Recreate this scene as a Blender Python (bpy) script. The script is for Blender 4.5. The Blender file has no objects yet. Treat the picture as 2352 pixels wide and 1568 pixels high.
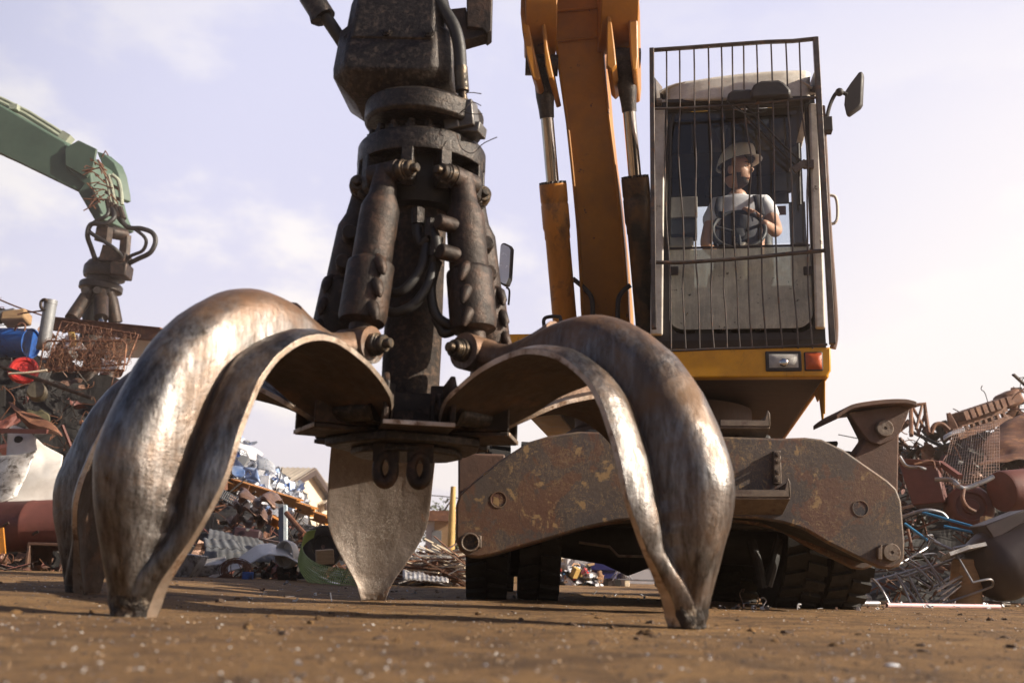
import bpy, bmesh, math, random
from mathutils import Vector, Matrix, Euler, noise
R=math.radians
rnd=random.Random(11)
sc=bpy.context.scene
COL=sc.collection
V=Vector
# ---------------------------------------------------------------- camera calibration (pixel of a 2352x1568 view -> world)
F=2352*35/36; CX,CY=1176,784
TH=R(13.17); RO=R(1.6); CAMH=0.15
FW=V((0,math.cos(TH),math.sin(TH))); UP0=V((0,-math.sin(TH),math.cos(TH))); RT0=V((1,0,0))
RT=RT0*math.cos(RO)+UP0*math.sin(RO); UPV=UP0*math.cos(RO)-RT0*math.sin(RO)
CAM=V((0,0,CAMH))
def ray(u,v): return FW+RT*((u-CX)/F)-UPV*((v-CY)/F)
def P(u,v,Y):
    d=ray(u,v); return CAM+d*(Y/d.y)
def G(u,v,z=0.0):
    d=ray(u,v); return CAM+d*((z-CAMH)/d.z)
YAW=R(-10)
MU=Matrix.Translation((.95,6.62,0))@Matrix.Rotation(YAW,4,'Z')
MUI=MU.inverted()
def PU(u,v,yy):
    o=MUI@CAM; d=MUI.to_3x3()@ray(u,v); return o+d*((yy-o.y)/d.y)
def PUW(u,v,yy): return MU@PU(u,v,yy)
# ---------------------------------------------------------------- mesh builder
def smoothstep(a,b,x):
    t=max(0,min(1,(x-a)/(b-a))); return t*t*(3-2*t)
def frame(d,up=None):
    d=d.normalized()
    if up is None: up=V((0,0,1)) if abs(d.z)<.95 else V((1,0,0))
    s=d.cross(up).normalized(); return s, s.cross(d).normalized()
def spline(pts,n):
    pts=[V(p) for p in pts]
    out=[]
    L=len(pts)
    for i in range(L-1):
        p0=pts[max(i-1,0)];p1=pts[i];p2=pts[i+1];p3=pts[min(i+2,L-1)]
        for k in range(n):
            t=k/n
            out.append(.5*((2*p1)+(p2-p0)*t+(2*p0-5*p1+4*p2-p3)*t*t+(3*p1-p0-3*p2+p3)*t**3))
    out.append(pts[-1]); return out
class MB:
    def __init__(s,M=None): s.v=[];s.f=[];s.mi=[];s.M=M;s.cur=0
    def add(s,vs,fs):
        o=len(s.v)
        for p in vs:
            p=V(p); s.v.append(s.M@p if s.M else p)
        for f in fs: s.f.append([i+o for i in f]); s.mi.append(s.cur)
        return s
    def box(s,c,sz,rot=None):
        c=V(c); h=[a/2 for a in sz]; m=None
        if rot is not None: m=rot if isinstance(rot,Matrix) else Euler(rot).to_matrix()
        vs=[]
        for x in(-1,1):
            for y in(-1,1):
                for z in(-1,1):
                    p=V((x*h[0],y*h[1],z*h[2])); vs.append(c+(m@p if m else p))
        return s.add(vs,[(0,1,3,2),(4,6,7,5),(0,4,5,1),(2,3,7,6),(0,2,6,4),(1,5,7,3)])
    def span(s,a,b):
        a=V(a);b=V(b); return s.box((a+b)/2,[abs(x) for x in (b-a)])
    def bar(s,a,b,w,h,up=None):
        a=V(a);b=V(b);x,y=frame(b-a,up)
        vs=[p+x*(i*w/2)+y*(j*h/2) for p in(a,b) for i,j in((-1,-1),(1,-1),(1,1),(-1,1))]
        return s.add(vs,[(3,2,1,0),(4,5,6,7),(0,1,5,4),(1,2,6,5),(2,3,7,6),(3,0,4,7)])
    def tube(s,pts,r,n=10,closed=False,caps=True):
        pts=[V(p) for p in pts]; L=len(pts)
        rr=r if isinstance(r,(list,tuple)) else [r]*L
        vs=[];prev=None
        for i,p in enumerate(pts):
            a=pts[i-1] if (i>0 or closed) else p; b=pts[(i+1)%L] if (i<L-1 or closed) else p
            d=(b-a)
            if d.length<1e-9: d=V((0,0,1))
            d.normalize()
            if prev is None: x,y=frame(d)
            else:
                x=(prev-d*prev.dot(d))
                x=x.normalized() if x.length>1e-6 else frame(d)[0]
                y=x.cross(d)
            prev=x
            for k in range(n):
                t=2*math.pi*k/n; vs.append(p+(x*math.cos(t)+y*math.sin(t))*rr[i])
        fs=[]
        m=L if closed else L-1
        for i in range(m):
            j=(i+1)%L
            for k in range(n):
                q=(k+1)%n; fs.append((i*n+k,i*n+q,j*n+q,j*n+k))
        if caps and not closed: fs+= [list(range(n))[::-1],[(L-1)*n+k for k in range(n)]]
        return s.add(vs,fs)
    def cyl(s,a,b,r,n=24,r2=None): return s.tube([a,b],[r,r if r2 is None else r2],n)
    def lathe(s,prof,o,ax=(0,0,1),n=32,caps=True):
        o=V(o);ax=V(ax).normalized();x,y=frame(ax)
        vs=[];fs=[];L=len(prof)
        for r,h in prof:
            for k in range(n):
                t=2*math.pi*k/n; vs.append(o+ax*h+(x*math.cos(t)+y*math.sin(t))*max(r,1e-4))
        for i in range(L-1):
            for k in range(n):
                q=(k+1)%n; fs.append((i*n+k,i*n+q,(i+1)*n+q,(i+1)*n+k))
        if caps: fs+=[list(range(n))[::-1],[(L-1)*n+k for k in range(n)]]
        return s.add(vs,fs)
    def ring(s,o,ax,r0,r1,h,n=32):
        return s.lathe([(r0,0),(r1,0),(r1,h),(r0,h),(r0,0)],o,ax,n,caps=False)
    def prism(s,poly,dvec):
        poly=[V(p) for p in poly]; d=V(dvec); n=len(poly)
        return s.add(poly+[p+d for p in poly],[list(range(n))[::-1],[n+i for i in range(n)]]+[(i,(i+1)%n,n+(i+1)%n,n+i) for i in range(n)])
    def grid(s,fn,nu,nv,cu=False):
        vs=[fn(i/nu,j/nv) for i in range(nu+1) for j in range(nv+1)]
        fs=[(i*(nv+1)+j,(i+1)*(nv+1)+j,(i+1)*(nv+1)+j+1,i*(nv+1)+j+1) for i in range(nu) for j in range(nv)]
        return s.add(vs,fs)
    def ball(s,c,r,nu=16,nv=10,rot=None):
        c=V(c); r=r if isinstance(r,(tuple,list)) else (r,r,r)
        vs=[V((0,0,r[2]))]
        for j in range(1,nv):
            for i in range(nu):
                a=math.pi*j/nv;b=2*math.pi*i/nu
                vs.append(V((r[0]*math.sin(a)*math.cos(b),r[1]*math.sin(a)*math.sin(b),r[2]*math.cos(a))))
        vs.append(V((0,0,-r[2])))
        if rot is not None:
            m=Euler(rot).to_matrix() if not isinstance(rot,Matrix) else rot
            vs=[m@p for p in vs]
        fs=[(0,1+i,1+(i+1)%nu) for i in range(nu)]
        for j in range(nv-2):
            for i in range(nu):
                a=1+j*nu+i;b=1+j*nu+(i+1)%nu; fs.append((a,a+nu,b+nu,b))
        e=len(vs)-1
        fs+=[(e,1+(nv-2)*nu+(i+1)%nu,1+(nv-2)*nu+i) for i in range(nu)]
        return s.add([c+p for p in vs],fs)
    def build(s,name,mats,parent=None,smooth=35,bevel=0,solid=0,label=None,origin=None,recalc=True):
        me=bpy.data.meshes.new(name)
        off=V((0,0,0))
        inv=None
        if parent is not None:
            inv=WM[parent.name].inverted()
        if origin is not None: off=V(origin)
        vs=[(inv@p if inv else p)-off for p in s.v]
        me.from_pydata(vs,[],s.f)
        if not isinstance(mats,(list,tuple)): mats=[mats]
        for m in mats: me.materials.append(m)
        if len(mats)>1: me.polygons.foreach_set('material_index',s.mi)
        if recalc:
            bm=bmesh.new(); bm.from_mesh(me); bmesh.ops.recalc_face_normals(bm,faces=bm.faces); bm.to_mesh(me); bm.free()
        if smooth:
            me.shade_smooth()
            me.set_sharp_from_angle(angle=R(smooth))
        o=bpy.data.objects.new(name,me); COL.objects.link(o)
        o.location=off
        if parent is not None: o.parent=parent
        WM[o.name]=(WM[parent.name]@Matrix.Translation(off)) if parent is not None else Matrix.Translation(off)
        if solid:
            m=o.modifiers.new('thickness','SOLIDIFY'); m.thickness=solid; m.offset=0
        if bevel:
            m=o.modifiers.new('bevel','BEVEL'); m.width=bevel; m.segments=2; m.limit_method='ANGLE'; m.angle_limit=R(40); m.harden_normals=False
        if label: o['label']=label
        return o
WM={}
def thing(name,label,cat,loc,group=None,rotz=0):
    o=bpy.data.objects.new(name,None); COL.objects.link(o); o.location=loc; o.rotation_euler=(0,0,rotz); o.empty_display_size=.2
    WM[o.name]=Matrix.Translation(V(loc))@Matrix.Rotation(rotz,4,'Z')
    o['label']=label;o['category']=cat
    if group:o['group']=group
    return o
def tag(o,label,cat,group=None):
    o['label']=label;o['category']=cat
    if group:o['group']=group
    return o
def one(mb,name,mat,label,cat,group=None,**k):
    n=len(mb.v); c=sum(mb.v,V((0,0,0)))/n; zmin=min(p.z for p in mb.v)
    return tag(mb.build(name,mat,origin=(c.x,c.y,zmin),**k),label,cat,group)
def stuff(mb,name,mat,label,cat,**k):
    o=one(mb,name,mat,label,cat,**k); o['kind']='stuff'; return o
def struct(mb,name,mat,**k):
    o=mb.build(name,mat,**k); o['kind']='structure'; return o
# ---------------------------------------------------------------- materials
class NT:
    def __init__(s,name):
        s.m=bpy.data.materials.new(name); s.m.use_nodes=True; s.t=s.m.node_tree; s.b=s.t.nodes['Principled BSDF']; s.out=s.t.nodes['Material Output']
    def n(s,t,**k):
        x=s.t.nodes.new(t)
        for a,b in k.items(): setattr(x,a,b)
        return x
    def l(s,a,b): s.t.links.new(a,b)
    def noise(s,vec,scale,detail=6,rough=.6,dist=0):
        x=s.n('ShaderNodeTexNoise'); x.inputs['Scale'].default_value=scale;x.inputs['Detail'].default_value=detail;x.inputs['Roughness'].default_value=rough;x.inputs['Distortion'].default_value=dist
        s.l(vec,x.inputs['Vector']); return x.outputs['Fac']
    def ramp(s,fac,a,b,ca=(0,0,0),cb=(1,1,1)):
        x=s.n('ShaderNodeValToRGB'); e=x.color_ramp.elements; e[0].position=a;e[1].position=b;e[0].color=(*ca,1);e[1].color=(*cb,1); s.l(fac,x.inputs[0]); return x.outputs[0]
    def mix(s,fac,a,b,bt='MIX'):
        x=s.n('ShaderNodeMix',data_type='RGBA',blend_type=bt)
        for val,i in((fac,0),(a,6),(b,7)):
            if hasattr(val,'is_linked'): s.l(val,x.inputs[i])
            elif i==0: x.inputs[0].default_value=val
            else: x.inputs[i].default_value=(*val,1) if len(val)==3 else val
        return x.outputs[2]
    def math(s,op,a,b=0.0):
        x=s.n('ShaderNodeMath',operation=op)
        for val,i in((a,0),(b,1)):
            if hasattr(val,'is_linked'): s.l(val,x.inputs[i])
            else: x.inputs[i].default_value=val
        return x.outputs[0]
    def coords(s,stretch=(1,1,1)):
        tc=s.n('ShaderNodeTexCoord'); oi=s.n('ShaderNodeObjectInfo')
        ad=s.n('ShaderNodeVectorMath',operation='ADD'); sc_=s.n('ShaderNodeVectorMath',operation='SCALE'); sc_.inputs[0].default_value=(37,53,71)
        s.l(oi.outputs['Random'],sc_.inputs['Scale']); s.l(tc.outputs['Object'],ad.inputs[0]); s.l(sc_.outputs[0],ad.inputs[1])
        mp=s.n('ShaderNodeMapping'); mp.inputs['Scale'].default_value=stretch; s.l(ad.outputs[0],mp.inputs['Vector'])
        return ad.outputs[0],mp.outputs[0]
def surf(name,c1,c2=None,s1=3,c3=None,amt=.55,s3=7,soft=.05,rough=(.45,.7),metal=0.0,metal3=None,bump=.15,sb=45,stretch=(1,1,1),grime=.4,gcol=None,edge=None,spec=.5,c4=None,amt4=.62,s4=16,lines=None):
    t=NT(name); v,vs=t.coords(stretch)
    n1=t.noise(vs,s1,5,.6)
    col=t.mix(t.ramp(n1,.35,.65),c1,c2 or c1)
    mt=None
    if grime:
        g=t.ramp(t.noise(vs,s1*3.1,8,.7),.42,.72)
        gm=t.math('MULTIPLY',g,grime)
        col=t.mix(gm,col,gcol or tuple(x*.35 for x in c1))
    if c4:
        m4=t.ramp(t.noise(vs,s4,9,.7,.6),amt4-soft,amt4+soft); col=t.mix(m4,col,c4)
    if c3:
        m3=t.ramp(t.noise(v,s3,11,.68,.3),amt-soft,amt+soft)
        col=t.mix(m3,col,c3); mt=m3
    if lines:
        lc,ls,lw,la=lines
        for q_,(sx_,sy_,sz_) in enumerate(((1,1,1),(1.8,1.8,.5))):
            mp_=t.n('ShaderNodeMapping'); mp_.inputs['Scale'].default_value=(sx_,sy_,sz_); mp_.inputs['Location'].default_value=(q_*7,3,q_); t.l(v,mp_.inputs['Vector'])
            d_=t.math('ABSOLUTE',t.math('SUBTRACT',t.noise(mp_.outputs[0],ls*(1+q_*.7),5,.62,.8),.5))
            ln=t.ramp(d_,lw*.4,lw,(1,1,1),(0,0,0)); pm=t.ramp(t.noise(v,3.3+q_,5,.6),la-.05,la+.06)
            col=t.mix(t.math('MULTIPLY',ln,pm),col,lc)
    if edge:
        ge=t.n('ShaderNodeNewGeometry'); e=t.ramp(ge.outputs['Pointiness'],.52,.60); col=t.mix(e,col,edge)
    t.l(col,t.b.inputs['Base Color'])
    rr=t.n('ShaderNodeMapRange'); rr.inputs['To Min'].default_value=rough[0]; rr.inputs['To Max'].default_value=rough[1]; rr.inputs['From Min'].default_value=.3; rr.inputs['From Max'].default_value=.7
    t.l(t.noise(vs,s1*5,7,.65),rr.inputs['Value'])
    ro=rr.outputs[0]
    if mt is not None: ro=t.math('MAXIMUM',ro,t.math('MULTIPLY',mt,.75))
    t.l(ro,t.b.inputs['Roughness'])
    if mt is not None and metal:
        mm=t.n('ShaderNodeMapRange'); mm.inputs['To Min'].default_value=metal; mm.inputs['To Max'].default_value=metal3 if metal3 is not None else 0.0
        t.l(mt,mm.inputs['Value']); t.l(mm.outputs[0],t.b.inputs['Metallic'])
    else: t.b.inputs['Metallic'].default_value=metal
    t.b.inputs['Specular IOR Level'].default_value=spec
    if bump:
        b=t.n('ShaderNodeBump'); b.inputs['Strength'].default_value=bump; b.inputs['Distance'].default_value=.01
        t.l(t.noise(v,sb,8,.7),b.inputs['Height']); t.l(b.outputs[0],t.b.inputs['Normal'])
    return t.m
def glass(name,tint=(.75,.8,.8),dirt=.25,dcol=(.35,.33,.26),op=.12,sc_=4):
    t=NT(name); v,_=t.coords()
    tr=t.n('ShaderNodeBsdfTransparent'); tr.inputs[0].default_value=(*tint,1)
    gl=t.n('ShaderNodeBsdfGlossy'); gl.inputs['Roughness'].default_value=.05
    fr=t.n('ShaderNodeFresnel'); fr.inputs[0].default_value=1.45
    m1=t.n('ShaderNodeMixShader'); t.l(fr.outputs[0],m1.inputs[0]); t.l(tr.outputs[0],m1.inputs[1]); t.l(gl.outputs[0],m1.inputs[2])
    df_=t.n('ShaderNodeBsdfDiffuse'); tl_=t.n('ShaderNodeBsdfTranslucent'); df=t.n('ShaderNodeMixShader'); df.inputs[0].default_value=.4
    sp_=t.mix(t.ramp(t.noise(v,sc_*4.5,4,.55),.66,.70),dcol,tuple(c*.18 for c in dcol)); t.l(sp_,df_.inputs[0]); t.l(sp_,tl_.inputs[0]); t.l(df_.outputs[0],df.inputs[1]); t.l(tl_.outputs[0],df.inputs[2])
    mp_=t.n('ShaderNodeMapping'); mp_.inputs['Scale'].default_value=(9,9,1.6); t.l(v,mp_.inputs['Vector'])
    f=t.math('ADD',t.math('MULTIPLY',t.math('ADD',t.math('MULTIPLY',t.ramp(t.noise(v,sc_,9,.72,.4),.4,.75),.7),t.math('MULTIPLY',t.ramp(t.noise(mp_.outputs[0],sc_,9,.72,.4),.46,.74),.35)),dirt),op)
    m2=t.n('ShaderNodeMixShader'); t.l(f,m2.inputs[0]); t.l(m1.outputs[0],m2.inputs[1]); t.l(df.outputs[0],m2.inputs[2])
    t.l(m2.outputs[0],t.out.inputs['Surface']); return t.m
MT={}
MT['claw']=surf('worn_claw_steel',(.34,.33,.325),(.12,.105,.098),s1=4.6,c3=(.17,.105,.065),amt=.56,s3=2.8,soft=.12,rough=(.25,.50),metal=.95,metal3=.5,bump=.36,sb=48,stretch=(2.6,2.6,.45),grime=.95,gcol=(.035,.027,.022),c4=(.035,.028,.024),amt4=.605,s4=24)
def _crest():
    # the crowns of the claws are not rubbed by the scrap, so mill scale and brown rust stay there
    m=MT['claw']; t=m.node_tree; b=t.nodes['Principled BSDF']
    tc=t.nodes.new('ShaderNodeTexCoord'); sx=t.nodes.new('ShaderNodeSeparateXYZ'); t.links.new(tc.outputs['Object'],sx.inputs[0])
    ns=t.nodes.new('ShaderNodeTexNoise'); ns.inputs['Scale'].default_value=6; ns.inputs['Detail'].default_value=9; ns.inputs['Roughness'].default_value=.7; t.links.new(tc.outputs['Object'],ns.inputs['Vector'])
    a=t.nodes.new('ShaderNodeMath'); a.operation='MULTIPLY_ADD'; a.inputs[1].default_value=.55; t.links.new(ns.outputs['Fac'],a.inputs[0]); t.links.new(sx.outputs['Z'],a.inputs[2])
    mr=t.nodes.new('ShaderNodeMapRange'); mr.interpolation_type='SMOOTHSTEP'; mr.inputs[1].default_value=1.13; mr.inputs[2].default_value=1.36; mr.inputs[4].default_value=.85; t.links.new(a.outputs[0],mr.inputs[0])
    for sock,col in (('Base Color',(.19,.10,.052,1)),):
        src=b.inputs[sock].links[0].from_socket; mx=t.nodes.new('ShaderNodeMix'); mx.data_type='RGBA'; t.links.new(mr.outputs[0],mx.inputs[0]); t.links.new(src,mx.inputs[6]); mx.inputs[7].default_value=col; t.links.new(mx.outputs[2],b.inputs[sock])
    for sock,val in (('Metallic',.25),('Roughness',.48)):
        src=b.inputs[sock].links[0].from_socket; mx=t.nodes.new('ShaderNodeMix'); t.links.new(mr.outputs[0],mx.inputs[0]); t.links.new(src,mx.inputs[2]); mx.inputs[3].default_value=val; t.links.new(mx.outputs[0],b.inputs[sock])
_crest()
MT['rim']=surf('worn_bright_edge',(.62,.52,.44),(.40,.30,.22),s1=9,c3=(.16,.09,.05),amt=.58,s3=14,rough=(.3,.5),metal=.8,metal3=.3,bump=.3,sb=60,grime=.4)
MT['tip']=surf('blackened_claw_tip',(.06,.05,.045),(.03,.026,.024),s1=14,c3=(.34,.28,.22),amt=.60,s3=22,soft=.06,rough=(.3,.55),metal=.7,metal3=.7,bump=1.0,sb=45,grime=.5)
MT['claw_pale']=surf('scratched_pale_steel',(.26,.215,.185),(.16,.125,.10),s1=4,c3=(.30,.13,.05),amt=.66,s3=5,soft=.06,rough=(.42,.6),metal=.45,metal3=.1,bump=.35,sb=50,stretch=(1.5,1.5,.6),grime=.5,gcol=(.09,.065,.05),lines=((.50,.45,.40),22,.010,.55))
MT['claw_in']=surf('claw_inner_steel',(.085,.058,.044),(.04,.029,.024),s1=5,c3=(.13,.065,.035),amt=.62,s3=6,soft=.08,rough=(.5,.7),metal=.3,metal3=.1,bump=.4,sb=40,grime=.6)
MT['oily']=surf('oily_black_steel',(.042,.035,.031),(.020,.017,.016),s1=9,c3=(.085,.06,.045),amt=.585,s3=42,soft=.09,rough=(.25,.5),metal=.55,metal3=.1,bump=.5,sb=60,grime=.5,gcol=(.008,.007,.007))
MT['rustdark']=surf('dark_rusty_steel',(.043,.029,.022),(.022,.017,.015),s1=5,c3=(.085,.044,.026),amt=.58,s3=14,soft=.1,rough=(.4,.62),metal=.45,metal3=.1,bump=.45,sb=55,grime=.5,gcol=(.015,.011,.01))
MT['column']=surf('greasy_rough_column',(.05,.034,.026),(.025,.019,.016),s1=7,c3=(.13,.075,.045),amt=.6,s3=30,soft=.1,rough=(.5,.75),metal=.3,metal3=0,bump=1.0,sb=70,grime=.5)
MT['pin']=surf('bright_pin_steel',(.15,.115,.08),(.07,.05,.036),s1=20,c3=(.03,.024,.02),amt=.52,s3=25,rough=(.25,.5),metal=.9,metal3=.2,bump=.2,sb=90,grime=.4)
MT['chrome']=surf('chromed_rod',(.62,.6,.58),(.45,.43,.42),s1=3,rough=(.08,.2),metal=1.0,bump=.02,grime=.25,stretch=(6,6,.6))
MT['hose']=surf('black_rubber_hose',(.018,.017,.017),(.03,.027,.025),s1=8,rough=(.4,.6),bump=.2,sb=150,grime=.3)
MT['bodyyellow']=surf('chipped_yellow_paint',(.80,.37,.010),(.70,.31,.008),s1=2.5,c3=(.09,.045,.03),amt=.68,s3=10,soft=.012,rough=(.35,.55),bump=.06,sb=30,grime=.3,gcol=(.30,.12,.02),c4=(.16,.07,.02),amt4=.70,s4=7,lines=((.10,.06,.04),5,.006,.62))
MT['yellow']=surf('worn_yellow_paint',(.50,.20,.006),(.34,.125,.005),s1=1.6,c3=(.07,.035,.02),amt=.655,s3=9,soft=.015,rough=(.38,.6),bump=.08,sb=30,grime=.5,gcol=(.20,.085,.015),c4=(.10,.05,.015),amt4=.70,s4=5)
MT['blade']=surf('scratched_grey_paint',(.036,.034,.043),(.022,.021,.026),s1=2.5,c3=(.27,.17,.075),amt=.605,s3=11,soft=.018,rough=(.45,.7),bump=.2,sb=50,grime=.4,gcol=(.026,.015,.012),c4=(.075,.027,.018),amt4=.535,s4=3.4,edge=(.2,.13,.08),lines=((.22,.145,.075),20,.012,.50))
MT['legpaint']=surf('brown_dusty_steel',(.14,.07,.045),(.09,.05,.036),s1=4,c3=(.24,.15,.08),amt=.66,s3=10,soft=.05,rough=(.5,.75),bump=.25,sb=50,grime=.4)
MT['tyre']=surf('muddy_tyre_rubber',(.010,.009,.008),(.018,.015,.013),s1=6,c3=(.10,.065,.04),amt=.69,s3=12,soft=.06,rough=(.7,.9),bump=.5,sb=40,grime=.3)
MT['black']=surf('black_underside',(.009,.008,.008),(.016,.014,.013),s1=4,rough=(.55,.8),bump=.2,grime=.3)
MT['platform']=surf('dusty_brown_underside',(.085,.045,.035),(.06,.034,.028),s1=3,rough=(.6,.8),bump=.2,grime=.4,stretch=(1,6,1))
MT['cabdark']=surf('cab_dark_trim',(.028,.025,.026),(.045,.04,.04),s1=5,rough=(.5,.7),bump=.1,grime=.3)
MT['cabwhite']=surf('dusty_white_cab_paint',(.80,.75,.68),(.66,.60,.52),s1=4,c3=(.09,.05,.035),amt=.68,s3=13,soft=.03,rough=(.4,.6),bump=.1,grime=.45,gcol=(.20,.14,.09))
MT['cage']=surf('bare_cage_steel',(.13,.11,.10),(.065,.055,.052),s1=9,c3=(.16,.08,.045),amt=.6,s3=20,rough=(.4,.6),metal=.5,metal3=.1,bump=.2,grime=.3)
MT['interior']=surf('dark_cab_lining',(.035,.030,.028),(.024,.021,.02),s1=3,rough=(.7,.9),bump=.1,grime=.3)
MT['dash']=surf('beige_console_plastic',(.36,.31,.25),(.28,.24,.19),s1=5,rough=(.5,.7),bump=.05,grime=.3)
MT['glass']=glass('cab_glass',(.93,.95,.96),.05,(.3,.28,.25),.0,5)
MT['dirtyglass']=glass('dirty_lower_windscreen',(.75,.76,.68),.60,(.93,.91,.80),.44,5)
MT['tint']=glass('tinted_roof_glass',(.20,.24,.26),.1,(.2,.2,.2),.02)
MT['lens']=surf('headlamp_lens',(.55,.52,.48),(.4,.38,.35),s1=30,rough=(.1,.25),bump=.5,sb=120,grime=.2)
MT['amber']=surf('amber_lens',(.55,.10,.02),(.45,.07,.015),s1=10,rough=(.15,.3),bump=.3,sb=120,grime=.2)
MT['mirror']=surf('skytone_mirror_glass',(.9,.9,.92),None,rough=(.2,.3),metal=.25,bump=0,grime=0)  # pale, mostly diffuse colour stands in for the sky's reflection
MT['green']=surf('faded_green_paint',(.085,.135,.10),(.065,.105,.08),s1=1.2,c3=(.10,.055,.03),amt=.70,s3=5,soft=.03,rough=(.45,.65),bump=.08,grime=.3)
MT['palegreen']=surf('pale_pipe_paint',(.40,.43,.33),(.3,.33,.26),s1=4,rough=(.4,.6),bump=.1,grime=.4)
MT['rust']=surf('rusted_sheet',(.19,.075,.038),(.12,.05,.03),s1=3,c3=(.28,.13,.06),amt=.58,s3=9,soft=.08,rough=(.6,.85),bump=.35,grime=.4)
MT['brownsheet']=surf('brown_crumpled_sheet',(.22,.125,.085),(.14,.08,.06),s1=4,c3=(.05,.03,.025),amt=.62,s3=8,rough=(.35,.6),metal=.4,metal3=.1,bump=.3,grime=.4)
MT['redbrown']=surf('red_brown_primer',(.17,.055,.042),(.12,.042,.034),s1=2,c3=(.25,.14,.09),amt=.72,s3=10,rough=(.5,.7),bump=.2,grime=.4)
MT['white']=surf('dirty_white_enamel',(.72,.69,.66),(.6,.56,.52),s1=2,c3=(.12,.06,.035),amt=.70,s3=7,soft=.02,rough=(.3,.5),bump=.06,grime=.35,gcol=(.32,.27,.22))
MT['stain']=surf('stained_galvanised_sheet',(.55,.53,.52),(.25,.22,.2),s1=5,c3=(.05,.04,.035),amt=.56,s3=9,soft=.06,rough=(.35,.6),metal=.3,metal3=0,bump=.2,grime=.5)
MT['grey']=surf('grey_galvanised_sheet',(.26,.27,.28),(.2,.2,.21),s1=3,rough=(.45,.65),metal=.35,bump=.2,grime=.4)
MT['alu']=surf('crushed_aluminium',(.72,.74,.78),(.5,.53,.6),s1=3,rough=(.2,.45),metal=.55,bump=.2,grime=.2)
MT['bluesheet']=surf('blue_crushed_sheet',(.12,.24,.55),(.4,.48,.66),s1=4,rough=(.3,.5),metal=.2,bump=.1,grime=.2)
MT['orange']=surf('orange_beam_paint',(.52,.21,.025),(.42,.15,.02),s1=3,c3=(.12,.05,.025),amt=.64,s3=8,rough=(.5,.7),bump=.15,grime=.4)
MT['blue']=surf('blue_drum_paint',(.02,.10,.36),(.015,.07,.27),s1=3,c3=(.03,.025,.03),amt=.6,s3=6,rough=(.3,.5),bump=.1,grime=.4)
MT['navy']=surf('navy_bin_plastic',(.015,.02,.16),(.012,.015,.11),s1=2,rough=(.4,.6),bump=.05,grime=.2)
MT['red']=surf('red_lid_paint',(.52,.035,.03),(.42,.025,.022),s1=6,c3=(.05,.03,.03),amt=.70,s3=12,rough=(.35,.5),bump=.05,grime=.3)
MT['wood']=surf('weathered_wood',(.38,.24,.12),(.28,.17,.09),s1=5,stretch=(1,1,7),rough=(.7,.9),bump=.3,grime=.4)
MT['lime']=surf('green_honeycomb_plastic',(.30,.38,.10),(.24,.32,.08),s1=4,rough=(.4,.6),bump=.05,grime=.4)
MT['cyanrod']=surf('blue_painted_rod',(.05,.28,.55),(.04,.2,.42),s1=5,rough=(.35,.5),bump=.05,grime=.3)
MT['steelrod']=surf('bare_steel_rod',(.40,.40,.42),(.28,.27,.28),s1=6,c3=(.16,.08,.05),amt=.62,s3=14,rough=(.3,.5),metal=.7,metal3=.1,bump=.1,grime=.3)
MT['pinkpipe']=surf('pale_pink_pipe',(.62,.40,.40),(.55,.34,.35),s1=4,rough=(.35,.5),bump=.05,grime=.3)
MT['darktank']=surf('dark_tank_shell',(.05,.036,.038),(.035,.026,.028),s1=2,rough=(.35,.55),metal=.2,bump=.12,grime=.3,c3=(.12,.07,.05),amt=.7,s3=9)
MT['cream']=surf('cream_render_wall',(.78,.66,.50),(.72,.60,.45),s1=.4,rough=(.8,.95),bump=.1,grime=.2,gcol=(.5,.4,.3))
MT['roof']=surf('weathered_roof_sheet',(.42,.36,.29),(.32,.27,.22),s1=1,rough=(.7,.9),bump=.1,grime=.3)
MT['darkwood']=surf('dark_barge_board',(.05,.03,.025),rough=(.6,.8),bump=.1)
MT['palewall']=surf('pale_yard_wall',(.52,.51,.54),(.47,.46,.49),s1=.5,rough=(.8,.9),bump=.05,grime=.2)
MT['greenpost']=surf('green_fence_post',(.05,.10,.07),rough=(.5,.7),bump=.05)
MT['ypole']=surf('yellow_pole_paint',(.62,.40,.12),(.5,.32,.1),s1=3,rough=(.5,.7),bump=.1)
MT['card']=surf('brown_cardboard',(.46,.27,.16),(.4,.23,.13),s1=4,rough=(.8,.9),bump=.05,grime=.2)
MT['ochre']=surf('ochre_foam',(.55,.36,.10),(.48,.3,.09),s1=4,rough=(.8,.9),bump=.2,grime=.2)
MT['litterwhite']=surf('white_litter_plastic',(.75,.74,.76),(.6,.6,.64),s1=5,rough=(.4,.6),bump=.1,grime=.2)
MT['leafy']=surf('dull_green_leaf',(.07,.10,.035),(.05,.07,.03),s1=3,rough=(.6,.8),bump=.1)
MT['trunk']=surf('dark_bark',(.06,.045,.035),rough=(.8,.9),bump=.3)
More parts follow.
